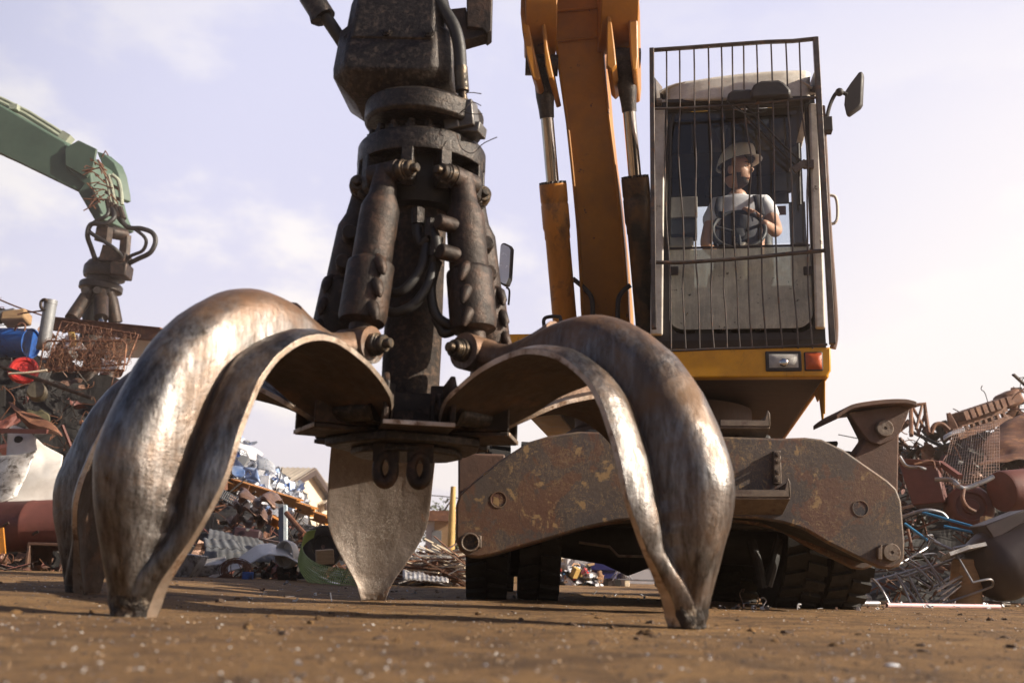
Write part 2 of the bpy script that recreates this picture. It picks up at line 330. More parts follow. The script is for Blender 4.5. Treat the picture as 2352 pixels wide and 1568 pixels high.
def shard(mb,r,p,kind,s):
    ax=V((r.gauss(0,1),r.gauss(0,.6),r.gauss(0,.6))).normalized()
    if kind=='sheet':
        ay=ax.cross(V((r.gauss(0,1),r.gauss(0,1),r.gauss(0,1)))).normalized(); az=ax.cross(ay); w,h=s*r.uniform(.5,1.3),s*r.uniform(.3,.9); sd=r.random()*99; n=4
        fold=r.uniform(-.5,.5)
        mb.grid(lambda a,b:p+ax*w*(a-.5)+ay*h*(b-.5)+az*(s*.35*noise.noise(V((a*2.3+sd,b*2.3,sd)))+s*fold*abs(a-.5)),n,n)
    elif kind=='rod': mb.tube([p-ax*s*1.2,p+V((0,0,r.uniform(-.1,.1)*s)),p+ax*s*1.2],s*r.uniform(.02,.045),6)
    elif kind=='wire':
        q=p; pts=[q]
        for _ in range(5): q=q+V((r.gauss(0,.5),r.gauss(0,.3),r.gauss(0,.45)))*s*.8; pts.append(q)
        mb.tube(spline(pts,4),.004+s*.008,5)
    elif kind=='bar': mb.bar(p-ax*s,p+ax*s,s*r.uniform(.08,.2),s*r.uniform(.03,.1))
    elif kind=='box': mb.box(p,(s*r.uniform(.4,1),s*r.uniform(.3,.6),s*r.uniform(.3,.7)),(r.random()*3,r.random()*3,r.random()*3))
    elif kind=='pipe': mb.tube([p-ax*s*.5,p+ax*s*.5],s*r.uniform(.12,.25),12,caps=False)
    elif kind=='disc': mb.cyl(p,p+ax*s*.1,s*r.uniform(.25,.5),16)
MT['dullgrey']=surf('dull_grey_sheet',(.15,.155,.16),(.10,.10,.105),s1=6,c3=(.2,.17,.13),amt=.62,s3=9,rough=(.5,.7),metal=.1,bump=.3,grime=.5)
MT['darksheet']=surf('dark_dusty_sheet',(.07,.062,.056),(.04,.036,.033),s1=5,c3=(.14,.09,.055),amt=.6,s3=8,rough=(.5,.7),metal=.2,bump=.3,grime=.5)
# ================================================================ foreground grapple
GC=V((-.43,4.2,0))
gr=thing('grapple','huge worn steel five claw scrap grapple resting on the dirt in the foreground','grapple',GC)
GM=lambda phi: Matrix.Translation(GC)@Matrix.Rotation(R(phi),4,'Z')
E_=[(.33,.735,.16),(.44,.80,.235),(.61,.88,.262),(.80,.925,.275),(.92,.918,.28),(1.02,.880,.28),(1.125,.80,.28),(1.195,.695,.28),(1.245,.555,.278),(1.28,.415,.270),(1.297,.31,.234),(1.308,.20,.170),(1.318,.105,.108),(1.322,.045,.080),(1.332,.004,.066)]
S_=[(.42,.86),(.50,.92),(.64,1.005),(.80,1.083),(.965,1.096),(1.11,1.05),(1.25,.945),(1.37,.805),(1.460,.61),(1.500,.475),(1.492,.365),(1.457,.240),(1.422,.125),(1.402,.05),(1.392,-.002)]
Es=spline([(a,b,c) for a,b,c in E_],6); Ss=spline([(a,b,0) for a,b in S_],6)
def hprof(t,g):
    # g: half width of the rounded spine as a share of the wing
    a=abs(t)
    if a<g:
        x=a/g; c=max(0,1-x*x)**.5
        return .09+.91*c**.62 if x<1 else .09
    x=(a-g)/(1-g)
    return .09*(1-x)+.42*x*(1-x)
def claw_mesh(seed):
    mb=MB(); N=len(Es); nt=64
    outer=[];inner=[]
    for i in range(N):
        e=Es[i]; sp=Ss[i]; E0=V((e.x,0,e.y)); S0=V((sp.x,0,sp.y)); W=e.z
        up=(S0-E0); k=i/(N-1)
        tn=(V((Es[min(i+1,N-1)].x,0,Es[min(i+1,N-1)].y))-V((Es[max(i-1,0)].x,0,Es[max(i-1,0)].y))).normalized()
        nrm=V((-tn.z,0,tn.x)); 
        if nrm.dot(up)<0: nrm=-nrm
        th=.022+.012*smoothstep(.8,1,k)
        # towards the tip the section becomes a solid wedge
        w=smoothstep(.74,.93,k)
        ro=[];ri=[]
        for j in range(nt+1):
            t=-1+2*j/nt
            gsp=.46-.01*smoothstep(.30,.62,k)+.12*smoothstep(.62,.85,k)
            h=hprof(t,gsp)*(1-w)+w*math.sqrt(max(0,1-.9*t*t))
            if abs(t)==1: h=h*.6
            rough_=smoothstep(.86,1,k)
            p=E0+up*h+V((0,t*W,0))
            nz=noise.noise(V((p.x*7+seed,p.y*7,p.z*7)))*.006+noise.noise(V((p.x*19+seed,p.y*19,p.z*19)))*.0025+rough_*(noise.noise(V((p.x*38+seed,p.y*38,p.z*38)))*.012-.004*abs(noise.noise(V((p.x*90+seed,p.y*90,p.z*90)))))
            ro.append(p+nrm*nz)
            hin=.02*(1-t*t)
            q=E0+up*hin*2-nrm*th*(1 if abs(t)<.999 else .9)+V((0,t*W*.995,0))
            ri.append(q+nrm*(.02*(1-t*t)+nz*.5))
        outer.append(ro);inner.append(ri)
    vs=[];n2=2*(nt+1)
    for ro,ri in zip(outer,inner): vs+=ro+ri[::-1]
    fs=[]
    mi=[]
    for i in range(N-1):
        for j in range(n2):
            q=(j+1)%n2
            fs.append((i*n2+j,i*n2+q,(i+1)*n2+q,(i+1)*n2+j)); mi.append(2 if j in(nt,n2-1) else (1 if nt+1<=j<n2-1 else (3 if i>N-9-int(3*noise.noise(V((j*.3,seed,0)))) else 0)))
    fs+=[list(range(n2))[::-1],[(N-1)*n2+j for j in range(n2)]]; mi+=[0,3]
    mb.add(vs,fs); mb.mi=mi
    # pivot cheeks at the root
    for sy in(-.05,.05):
        mb.cur=1
        mb.prism([(.27,sy-.02,.72),(.27,sy-.02,.79),(.34,sy-.02,.83),(.42,sy-.02,.85),(.42,sy-.02,.80),(.36,sy-.02,.74),(.32,sy-.02,.715)],(0,.04,0))
    # lug neck up to the cylinder pin
    mb.cur=0
    path=spline([(.80,0,1.02),(.68,0,.985),(.56,0,.975),(.46,0,.995),(.39,0,1.015)],6)
    prof=[.085,.075,.062,.06,.066]
    n=len(path)
    def rad(i):
        x=i/(n-1)*(len(prof)-1); a=int(min(x,len(prof)-2)); return prof[a]+(prof[a+1]-prof[a])*(x-a)
    mb.tube(path,[rad(i) for i in range(n)],16)
    mb.cyl((.37,-.075,1.02),(.37,.075,1.02),.075,28)
    return mb
claws={}
CLAWS=[(320,'right front claw with bright silver wing edge and polished spine'),(240,'left front claw, brown rusty crest and blurred pitted tip'),(176,'far left claw seen from outside, mostly in shade'),(102,'back claw showing its flat spade shaped inner face'),(22,None)]
first=None
for k,(phi,lb) in enumerate(CLAWS):
    mb=claw_mesh(k*13.7)
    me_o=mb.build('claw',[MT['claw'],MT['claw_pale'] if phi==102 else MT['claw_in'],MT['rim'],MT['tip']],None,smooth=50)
    me_o.parent=gr; me_o.location=(0,0,0); me_o.rotation_euler=(0,0,R(phi))
    M_=GM(phi); WM[me_o.name]=M_
    bv=me_o.modifiers.new('bevel','BEVEL'); bv.width=.007; bv.segments=2; bv.limit_method='ANGLE'; bv.angle_limit=R(50)
    if lb: me_o['label']=lb
    # pivot pin and hammered wear hole
    m=MB(M_); m.cyl((.355,-.10,.765),(.355,.10,.765),.045,20); m.cyl((.355,-.115,.765),(.355,-.10,.765),.06,6); m.cyl((.355,.10,.765),(.355,.115,.765),.06,6)
    m.build('pivot_pin',MT['oily'],me_o)
    # cylinder
    M_=GM(phi)
    a=V((.255,0,1.80)); b=V((.37,0,1.02)); d=(b-a).normalized()
    def at(t): return a+(b-a)*t
    c=MB(M_)
    c.lathe([(.052,-.02),(.055,.05),(.060,.11),(.082,.17),(.083,.20),(.083,.40),(.080,.415),(.096,.43),(.098,.44),(.098,.66),(.092,.685),(.07,.69),(.045,.70)],a,d,28)
    c.cyl(a+V((0,-.07,0)),a+V((0,.07,0)),.05,20)
    cy=c.build('hydraulic_cylinder',MT['rustdark'],gr,smooth=40)
    r=MB(M_); r.cyl(at(.86),at(.97),.048,20); r.build('rod',MT['rustdark'],cy)
    # guard horns down the sleeve, on the side that shows
    side={320:-1,240:1,176:1,102:-1,22:-1}[phi]
    for q in(.57,.695,.82):
        h=MB(M_); o=at(q)+V((.045,side*.070,0))
        h.tube([o+V((-.01,-side*.012,.030)),o+V((.0,side*.012,.010)),o+V((.008,side*.034,-.028)),o+V((.006,side*.040,-.050))],[.022,.026,.019,.007],12)
        h.build('guard_horn',MT['rustdark'],cy)
    for z0,r_,nm in((a,.046,'head_pin'),(b,.046,'base_pin')):
        pn=MB(M_)
        pn.lathe([(.02,0),(r_,0),(r_,.028),(r_*.86,.032),(r_*.86,.040),(.036,.042),(.036,.062),(.032,.066),(.020,.066),(.020,.090),(.016,.094),(.001,.094)],z0+V((0,side*.072,0)),(0,side,0),24)
        pn.build(nm,MT['pin'],cy)
    if phi in(320,22,176):
        for q in(.30,.47):
            f=MB(M_); o=at(q); sd=-1 if phi!=176 else 1
            f.lathe([(.034,0),(.034,.09),(.030,.098),(.001,.098)],o+V((0,sd*.06,0)),V((-.2,sd,0)),18)
            f.build('port_fitting',MT['rustdark'],cy,bevel=.004)
# central column and base
m=MB()
m.lathe([(.125,.74),(.127,.80),(.124,.9),(.126,1.1),(.123,1.4),(.125,1.92)],GC,(0,0,1),40)
m.lathe([(.20,.72),(.175,.78),(.135,.83),(.125,.84)],GC,(0,0,1),40)
m.build('centre_column',MT['column'],gr)
m=MB()
def pol(r,deg,z): return GC+V((r*math.cos(R(deg)),r*math.sin(R(deg)),z))
m.prism([pol(.345 if k%2 else .30,k*36+10,.650) for k in range(10)],(0,0,.039))
m.prism([pol(.235,k*36+10,.618) for k in range(10)],(0,0,.033))
base=m.build('base_plate',MT['oily'],gr,bevel=.008)
for deg in(281,352,208,139,62):
    Mx=GM(deg)
    b_=MB(Mx)
    b_.span((.12,-.140,.690),(.45,.140,.712)); b_.prism([(.12,-.140,.712),(.45,-.140,.712),(.45,-.140,.86),(.40,-.140,.90),(.12,-.140,.90)],(0,.022,0)); b_.prism([(.12,.118,.712),(.45,.118,.712),(.45,.118,.86),(.40,.118,.90),(.12,.118,.90)],(0,.022,0))
    b_.ring((.22,-.107,.80),(0,1,0),.035,.06,.02,20); b_.ring((.22,.107,.80),(0,-1,0),.035,.06,.02,20)
    b_.span((.10,-.108,.728),(.16,.108,.87))
    br=b_.build('pivot_bracket',MT['rustdark'],gr,bevel=.006)
    l_=MB(Mx); l_.span((.4505,-.138,.692),(.4545,.138,.710)); l_.build('worn_lip',MT['rim'],br,bevel=.002)
for sx in(-.062,.075):
    e_=MB(); o=GC+V((sx,-.20,0))
    n_=28
    lp=[o+V((.033*math.cos(t),0,.550+ (.056*math.sin(t)))) for t in [2*math.pi*i/n_ for i in range(n_)]]
    e_.tube(lp,[.021+.006*max(0,-math.sin(2*math.pi*i/n_)) for i in range(n_)],10,closed=True)
    e_.prism([o+V((-.052,-.015,.66)),o+V((.052,-.015,.66)),o+V((.052,-.015,.575)),o+V((.020,-.015,.585)),o+V((-.020,-.015,.585)),o+V((-.052,-.015,.575))],(0,.03,0))
    e_.build('lifting_eye',MT['rustdark'],gr,smooth=50)
# upper crown ring with windows
m=MB()
m.lathe([(.262,1.905),(.285,1.895),(.288,1.91),(.288,1.985),(.280,2.0),(.20,2.003),(.10,2.0)],GC,(0,0,1),64,caps=False)
m.lathe([(.262,1.905),(.10,1.90)],GC,(0,0,1),64,caps=False)
ang=[]
for phi,_ in CLAWS:
    for s_ in(-1,1):
        dg=phi+s_*23
        Mx=GM(dg)
        q=MB(Mx)
        m.M=Mx
        m.prism([(.12,-.026,1.93),(.286,-.026,1.93),(.287,-.026,1.80),(.280,-.026,1.755),(.255,-.026,1.735),(.225,-.026,1.745),(.19,-.026,1.80),(.12,-.026,1.86)],(0,.052,0))
        m.M=None
m.build('crown_ring',MT['oily'],gr,smooth=40,bevel=.006)
m=MB(); m.lathe([(.19,1.70),(.205,1.74),(.205,1.93)],GC,(0,0,1),40); m.build('crown_hub',MT['black'],gr)
m=MB()
o=GC+V((-.015,0,0))
m.lathe([(.185,1.99),(.185,2.09),(.20,2.10),(.20,2.13)],o,(0,0,1),48)
for k in range(18):
    t=2*math.pi*k/18+.1; c_=o+V((.222*math.cos(t),.222*math.sin(t),0))
    m.cyl(c_+V((0,0,1.995)),c_+V((0,0,2.055)),.017,8); m.cyl(c_+V((0,0,2.0)),c_+V((0,0,2.03)),.026,6)
m.build('slew_neck',MT['oily'],gr)
m=MB()
tl=V((.06,-.03,1)).normalized()
m.lathe([(.20,2.075),(.25,2.07),(.264,2.085),(.267,2.16),(.25,2.175),(.2,2.20),(.12,2.2)],GC+V((-.12,0,0)),tl,56)
m.build('slew_flange',MT['oily'],gr,bevel=.004)
# head block (tilted casting)
HC=V((-.545,4.17,0)); HM=Matrix.Translation(HC)@Matrix.Rotation(R(-6),4,'Z')@Matrix.Translation((0,0,2.3))@Matrix.Rotation(R(3),4,'Y')@Matrix.Rotation(R(-3),4,'X')@Matrix.Translation((0,0,-2.3))
def octo(w,d,c,z): return [(-w+c,-d,z),(w-c,-d,z),(w,-d+c,z),(w,d-c,z),(w-c,d,z),(-w+c,d,z),(-w,d-c,z),(-w,-d+c,z)]
m=MB(HM)
lo=[octo(.17,.15,.06,2.17),octo(.268,.235,.085,2.25),octo(.270,.238,.075,2.29),octo(.262,.235,.07,2.475),octo(.25,.225,.07,2.50)]
vs=[p for o in lo for p in o]; fs=[list(range(8))[::-1],[32+i for i in range(8)]]
for i in range(4):
    for k in range(8): fs.append((i*8+k,i*8+(k+1)%8,(i+1)*8+(k+1)%8,(i+1)*8+k))
m.add(vs,fs)
hb=m.build('rotator_head',MT['oily'],gr,bevel=.012,smooth=40)
m=MB(HM)
lo=[octo(.228,.243,.05,2.40),octo(.22,.243,.05,2.60),octo(.208,.236,.055,2.675),octo(.19,.21,.06,2.685)]
vs=[p for o in lo for p in o]; fs=[list(range(8))[::-1],[24+i for i in range(8)]]
for i in range(3):
    for k in range(8): fs.append((i*8+k,i*8+(k+1)%8,(i+1)*8+(k+1)%8,(i+1)*8+k))
m.add(vs,fs); m.build('head_cover',MT['oily'],hb,bevel=.010,smooth=40)
for x,z in((-.20,2.42),(-.02,2.43),(.165,2.43)):
    m=MB(HM); yv=-.243 if x>-.2 else -.20
    m.cyl((x,yv+.01,z),(x,yv-.014,z),.024,6); m.cyl((x,yv-.014,z),(x,yv-.022,z),.014,10); m.build('cover_bolt',MT['oily'],hb)
# suspension link going up out of the picture
m=MB(HM)
m.span((-.09,-.04,2.66),(-.055,.16,3.05)); m.span((.055,-.04,2.66),(.09,.16,3.05)); m.cyl((-.11,.06,2.95),(.11,.06,2.95),.05,20); m.span((-.09,-.04,2.6),(.09,.16,2.70))
m.build('hanger_clevis',MT['oily'],hb,bevel=.006)
m=MB(HM)
m.cyl((-.14,-.02,2.66),(-.137,-.02,3.0),.022,14); m.build('hanger_pin',MT['pin'],hb)
m=MB(); q0=4.32
m.prism([P(1071,-60,q0),P(1132,-60,q0),P(1129,70,q0),P(1118,78,q0),P(1108,66,q0),P(1072,62,q0)],(0,.12,0)); m.prism([P(1020,22,q0+.02),P(1071,16,q0+.02),P(1072,62,q0+.02),P(1110,66,q0+.02),P(1118,80,q0+.02),P(1062,96,q0+.02),P(1040,110,q0+.02),P(1018,112,q0+.02)],(0,.09,0))
m.build('hose_bracket',MT['rustdark'],hb,bevel=.006)
# swivel block on the flange, hoses
m=MB(); m.M=None
sb=P(1072,268,4.0); m.box(sb,(.085,.08,.12),(R(4),R(-6),R(-20))); m.box(sb+V((-.06,.01,-.005)),(.07,.08,.13),(R(4),R(-10),R(-20)))
m.box(P(1085,300,4.02),(.10,.09,.05),(0,R(8),R(-20)))
m.build('swivel_block',surf('grey_oily_block',(.20,.19,.18),(.10,.09,.085),s1=12,rough=(.3,.5),metal=.6,bump=.3,grime=.5),gr,bevel=.006)
def hose(pts,r,name='hose',par=gr,mat='hose',n=8):
    h=MB(); h.tube(spline(pts,n),r,12); return h.build(name,MT[mat],par)
hose([P(985,-60,3.95),P(1010,5,3.95),P(1042,60,3.94),P(1055,110,3.94),P(1058,165,3.95)],.028)
m=MB(); m.cyl(P(1058,155,3.95),P(1062,210,3.96),.030,16); m.cyl(P(1062,205,3.96),P(1064,238,3.97),.019,12); m.cyl(P(1063,228,3.97),P(1065,250,3.98),.027,6); m.build('hose_ferrule',MT['pin'],gr)
hose([P(690,-60,4.1),P(728,10,4.1),P(755,50,4.1),P(785,95,4.12),P(800,120,4.15)],.030)
m=MB(); m.cyl(P(712,-10,4.1),P(745,42,4.1),.055,16); m.cyl(P(722,22,4.09),P(728,50,4.09),.03,10); m.build('hose_ferrule',MT['oily'],gr)
hose([P(868,40,4.15),P(880,10,4.15),P(905,-5,4.15),P(930,10,4.15),P(945,35,4.15)],.02)
for pts in([(985,520,4.0),(978,570,3.98),(965,620,3.96),(925,668,3.95),(885,672,4.0)],[(1000,590,3.98),(985,650,3.95),(950,700,3.93),(905,718,3.95),(875,705,4.0)],[(1005,600,3.98),(990,660,3.97),(1000,720,3.97),(1030,745,3.98),(1048,748,4.02)],[(990,520,3.98),(1000,545,3.95),(1003,570,3.95),(996,600,3.97)],[(960,480,4.02),(958,530,4.0),(968,560,3.99),(985,545,3.97)],[(1040,760,4.0),(1020,765,4.0),(1012,750,4.0),(1000,730,4.0)]):
    hose([P(*p) for p in pts],.021)
for p,q in(((1003,545,3.96),(997,590,3.96)),((990,505,3.97),(986,545,3.97)),((960,480,4.0),(960,515,4.0))):
    m=MB(); m.cyl(P(*p),P(*q),.028,8); m.build('hose_fitting',MT['oily'],gr)
w_=MB()
for nw_,pts in enumerate(([(1055,262,3.93),(1068,250,3.9),(1085,235,3.9),(1105,243,3.9)],[(1060,255,3.93),(1085,262,3.9),(1108,262,3.9)],[(1050,310,3.93),(1060,340,3.9),(1085,352,3.9),(1110,330,3.9),(1142,315,3.88)],[(1070,214,3.95),(1085,213,3.95),(1106,216,3.95)])):
    w_=MB(); w_.tube(spline([P(*p) for p in pts],6),.0022,5); w_.build('loose_wire',MT['cage'],gr)
# ================================================================ camera, light, ground
cam=bpy.data.cameras.new('camera'); co=bpy.data.objects.new('camera',cam); COL.objects.link(co)
cam.sensor_width=36; cam.sensor_fit='HORIZONTAL'; cam.lens=35; cam.clip_end=3000; cam.clip_start=.02
mw=Matrix.Identity(4)
for i in range(3):
    mw[i][0]=RT[i]; mw[i][1]=UPV[i]; mw[i][2]=-FW[i]; mw[i][3]=CAM[i]
co.matrix_world=mw; sc.camera=co
cam.dof.use_dof=True; cam.dof.focus_distance=6.9; cam.dof.aperture_fstop=2.8
SUN_AZ=R(102); SUN_EL=R(28); CLX=.35; SKYT=(1.15,1.0,1.05); SKYB=(9.0,9.1,11.6); SKYW=(12.8,12.3,12.3); AUR=21
w=bpy.data.worlds.new('World'); sc.world=w; w.use_nodes=True
nt=w.node_tree; nt.nodes.clear()
def wn(t,**k):
    x=nt.nodes.new(t)
    for a,b in k.items(): setattr(x,a,b)
    return x
sky=wn('ShaderNodeTexSky',sky_type='NISHITA'); sky.sun_disc=False; sky.sun_elevation=SUN_EL; sky.sun_rotation=SUN_AZ; sky.air_density=1.0; sky.dust_density=1.0; sky.ozone_density=1.0; sky.altitude=100
L_=nt.links.new
tc=wn('ShaderNodeTexCoord'); dirv=tc.outputs['Generated']
def wm(op,a,b=0.0,c=None):
    x=wn('ShaderNodeMath',operation=op)
    for i,v_ in enumerate((a,b,c)):
        if v_ is None: continue
        if hasattr(v_,'is_linked'): L_(v_,x.inputs[i])
        else: x.inputs[i].default_value=v_
    return x.outputs[0]
def wmap(v_,a,b,c,d):
    x=wn('ShaderNodeMapRange',interpolation_type='SMOOTHSTEP'); L_(v_,x.inputs[0])
    for i,q in enumerate((a,b,c,d)): x.inputs[1+i].default_value=q
    return x.outputs[0]
sx=wn('ShaderNodeSeparateXYZ'); L_(dirv,sx.inputs[0]); zz=sx.outputs['Z']
def wdot(az):
    x=wn('ShaderNodeVectorMath',operation='DOT_PRODUCT'); L_(dirv,x.inputs[0]); x.inputs[1].default_value=(math.sin(az),math.cos(az),0); return x.outputs['Value']
# a bright veil of thin haze low in the sky ahead, whitest toward the sun and the horizon
veil=wm('MULTIPLY',wmap(zz,.50,.80,1,0),wmap(wdot(R(20)),.15,.75,0,1))
side=wm('MULTIPLY',wmap(wdot(R(52)),.62,.97,0,1),wmap(zz,.38,.62,1,.0))
low=wmap(zz,-.05,.40,1,0)
whit=wm('MINIMUM',wm('ADD',wm('MULTIPLY',low,.80),side),1.0)
mp=wn('ShaderNodeMapping'); mp.inputs['Scale'].default_value=(1,1,1.9); mp.inputs['Location'].default_value=(CLX,0,0); L_(dirv,mp.inputs['Vector'])
ns=wn('ShaderNodeTexNoise'); ns.inputs['Scale'].default_value=4.2; ns.inputs['Detail'].default_value=8; ns.inputs['Roughness'].default_value=.55; L_(mp.outputs[0],ns.inputs['Vector'])
cl=wmap(ns.outputs['Fac'],.46,.60,0,1)
cl=wm('MULTIPLY',cl,wmap(wdot(R(-32)),.45,1.0,.25,.95))
cl=wm('MULTIPLY',cl,wmap(zz,.30,.60,1,.35))
whit=wm('MINIMUM',wm('ADD',whit,cl),1.0)
vc=wn('ShaderNodeMix',data_type='RGBA'); vc.inputs[6].default_value=(*SKYB,1); vc.inputs[7].default_value=(*SKYW,1); L_(whit,vc.inputs[0])
tint=wn('ShaderNodeMix',data_type='RGBA',blend_type='MULTIPLY'); tint.inputs[0].default_value=1; tint.inputs[7].default_value=(*SKYT,1); L_(sky.outputs[0],tint.inputs[6])
mx=wn('ShaderNodeMix',data_type='RGBA'); L_(veil,mx.inputs[0]); L_(tint.outputs[2],mx.inputs[6]); L_(vc.outputs[2],mx.inputs[7])
# the bright aureole round the sun, out of the picture on the right
sdv=wn('ShaderNodeVectorMath',operation='DOT_PRODUCT'); L_(dirv,sdv.inputs[0]); sdv.inputs[1].default_value=(math.sin(SUN_AZ)*math.cos(SUN_EL),math.cos(SUN_AZ)*math.cos(SUN_EL),math.sin(SUN_EL))
au=wmap(sdv.outputs['Value'],.84,1.0,0,1)
aum=wn('ShaderNodeMix',data_type='RGBA'); aum.inputs[7].default_value=(AUR*1.0,AUR*.93,AUR*.85,1); L_(au,aum.inputs[0]); L_(mx.outputs[2],aum.inputs[6])
bg=wn('ShaderNodeBackground'); bg.inputs['Strength'].default_value=.05; L_(aum.outputs[2],bg.inputs['Color'])
ow=wn('ShaderNodeOutputWorld'); L_(bg.outputs[0],ow.inputs['Surface'])
sl=bpy.data.lights.new('sun','SUN'); sl.energy=5.0; sl.angle=R(.6); sl.color=(1,.90,.75)
so=bpy.data.objects.new('sun',sl); COL.objects.link(so)
sd=V((math.sin(SUN_AZ)*math.cos(SUN_EL),math.cos(SUN_AZ)*math.cos(SUN_EL),math.sin(SUN_EL)))
so.rotation_euler=sd.to_track_quat('Z','Y').to_euler(); so.location=(12,5,14)
sc.view_settings.view_transform='Standard'; sc.view_settings.look='None'; sc.view_settings.exposure=.76; sc.view_settings.gamma=1
# ground
def gz(x,y):
    z=.045*smoothstep(1.0,2.3,-x)*smoothstep(2,4,y)
    f=1/(1+max(0,y-3)*.06)
    z+=(noise.noise(V((x*.9,y*.9,3)))*.012+noise.noise(V((x*3.1,y*3.1,7)))*.006)*smoothstep(.3,2.2,math.hypot(x,y))
    z+=noise.noise(V((x*9,y*9,1)))*.0028+noise.noise(V((x*24,y*24,5)))*.0014
    return z
def ground_mesh():
    ys=[-9,-6,-3,-1.5,-.8,-.3,0.]; y=0.0
    while y<26: y+=max(.012,.0125*y); ys.append(y)
    while y<60: y*=1.22; ys.append(y)
    xs=[0];x=0
    while x<8: x+=.035+.004*x*3; xs.append(x)
    while x<56: x*=1.28; xs.append(x)
    xs=[-a for a in xs[:0:-1]]+xs
    vs=[(x,y,gz(x,y) if abs(x)<40 and y<60 else 0) for y in ys for x in xs]
    n=len(xs)
    fs=[(j*n+i,j*n+i+1,(j+1)*n+i+1,(j+1)*n+i) for j in range(len(ys)-1) for i in range(n-1)]
    mb=MB(); mb.add(vs,fs); return mb
t=NT('packed_brown_dirt'); v,_=t.coords()
n1=t.noise(v,.8,6,.6); n2=t.noise(v,5,9,.7); n3=t.noise(v,60,6,.7); n4=t.noise(v,2.2,7,.65,.5)
col=t.mix(t.ramp(n1,.35,.65),(.36,.205,.084),(.26,.145,.062))
col=t.mix(t.math('MULTIPLY',t.ramp(n2,.45,.62),.75),col,(.085,.048,.028))
col=t.mix(t.math('MULTIPLY',t.ramp(n4,.56,.66),.6),col,(.42,.26,.12))
col=t.mix(t.math('MULTIPLY',t.ramp(n3,.5,.66),.75),col,(.05,.03,.02))
vo=t.n('ShaderNodeTexVoronoi'); vo.inputs['Scale'].default_value=70; t.l(v,vo.inputs['Vector'])
spk=t.math('MULTIPLY',t.ramp(vo.outputs['Distance'],.10,.16,(1,1,1),(0,0,0)),t.ramp(t.noise(v,13,3),.56,.6))
col=t.mix(spk,col,(.42,.36,.30))
t.l(col,t.b.inputs['Base Color']); t.b.inputs['Roughness'].default_value=.85; t.b.inputs['Specular IOR Level'].default_value=.3
b=t.n('ShaderNodeBump'); b.inputs['Strength'].default_value=1.0; b.inputs['Distance'].default_value=.02
hh_=t.math('ADD',t.math('MULTIPLY',n2,.5),t.n and t.noise(v,130,8,.75)); t.l(hh_,b.inputs['Height']); t.l(b.outputs[0],t.b.inputs['Normal'])
MT['dirt']=t.m
struct(ground_mesh(),'ground',MT['dirt'],smooth=0,recalc=False)
def grit(n,szr,yr,seed,mats,name,label,pw=1.7):
    r=random.Random(seed); mb=MB()
    for i in range(n):
        y=yr[0]+(yr[1]-yr[0])*r.random()**pw; x=(r.random()*2-1)*(.62*y+.15)
        s=r.uniform(*szr)*(.6+.4*r.random()); z=gz(x,y)
        a=r.random()*6.28; h=s*r.uniform(.35,.8)
        k=r.choice((4,5,5,6)); mb.cur=r.randrange(len(mats))
        pts=[V((x+s*r.uniform(.7,1.1)*math.cos(a+6.283*q/k),y+s*r.uniform(.7,1.1)*math.sin(a+6.283*q/k),z+h*r.uniform(-.1,.35))) for q in range(k)]
        mb.add(pts+[V((x,y,z+h)),V((x,y,z-h*.3))],[(q,(q+1)%k,k) for q in range(k)]+[((q+1)%k,q,k+1) for q in range(k)])
    o=one(mb,name,mats,label,'gravel',smooth=0); o['kind']='stuff'
def lumps(n,seed):
    r=random.Random(seed); mb=MB()
    for i in range(n):
        y=2.3+8*r.random()**1.2; x=(r.random()*2-1)*(.62*y+.15); s=r.uniform(.005,.018)
        mb.cur=r.randrange(2); z=gz(x,y); q0=len(mb.v)
        mb.ball((x,y,z+s*.1),(s*r.uniform(.8,1.6),s*r.uniform(.7,1.2),s*r.uniform(.3,.7)),8,6,rot=(0,0,r.random()*3))
        for k in range(q0,len(mb.v)): mb.v[k]=mb.v[k]+V((noise.noise(mb.v[k]*90),noise.noise(mb.v[k]*90+V((5,0,0))),noise.noise(mb.v[k]*90+V((0,5,0)))))*s*.5
    o=one(mb,'dirt_clods',[MT['dirt'],surf('dark_clod',(.08,.048,.03),rough=(.8,.9))],'small clods of dried dirt lying about the ground','clods'); o['kind']='stuff'
lumps(230,12)
grit(8000,(.002,.008),(.4,9),3,[surf('brown_grit',(.16,.09,.05),(.08,.05,.035),s1=30,bump=0,rough=(.8,.9)),surf('dark_grit',(.05,.035,.028),bump=0,rough=(.7,.9)),surf('tan_grit',(.30,.2,.12),bump=0,rough=(.8,.9))],'ground_grit','loose brown grit and small stones scattered all over the dirt ground')
grit(3200,(.0018,.006),(.4,9),8,[surf('pale_chip',(.7,.66,.62),bump=0,rough=(.25,.45)),surf('glinting_chip',(.8,.78,.75),bump=0,rough=(.12,.25),metal=.8)],'pale_chips','tiny pale glinting chips of glass and metal strewn over the dirt ground',pw=1.4)
# ================================================================ yellow excavator
EX=V((1.2,7.2,0))
ex=thing('excavator','yellow wheeled excavator with a caged cab facing the viewer behind the steel grapple','excavator',EX)
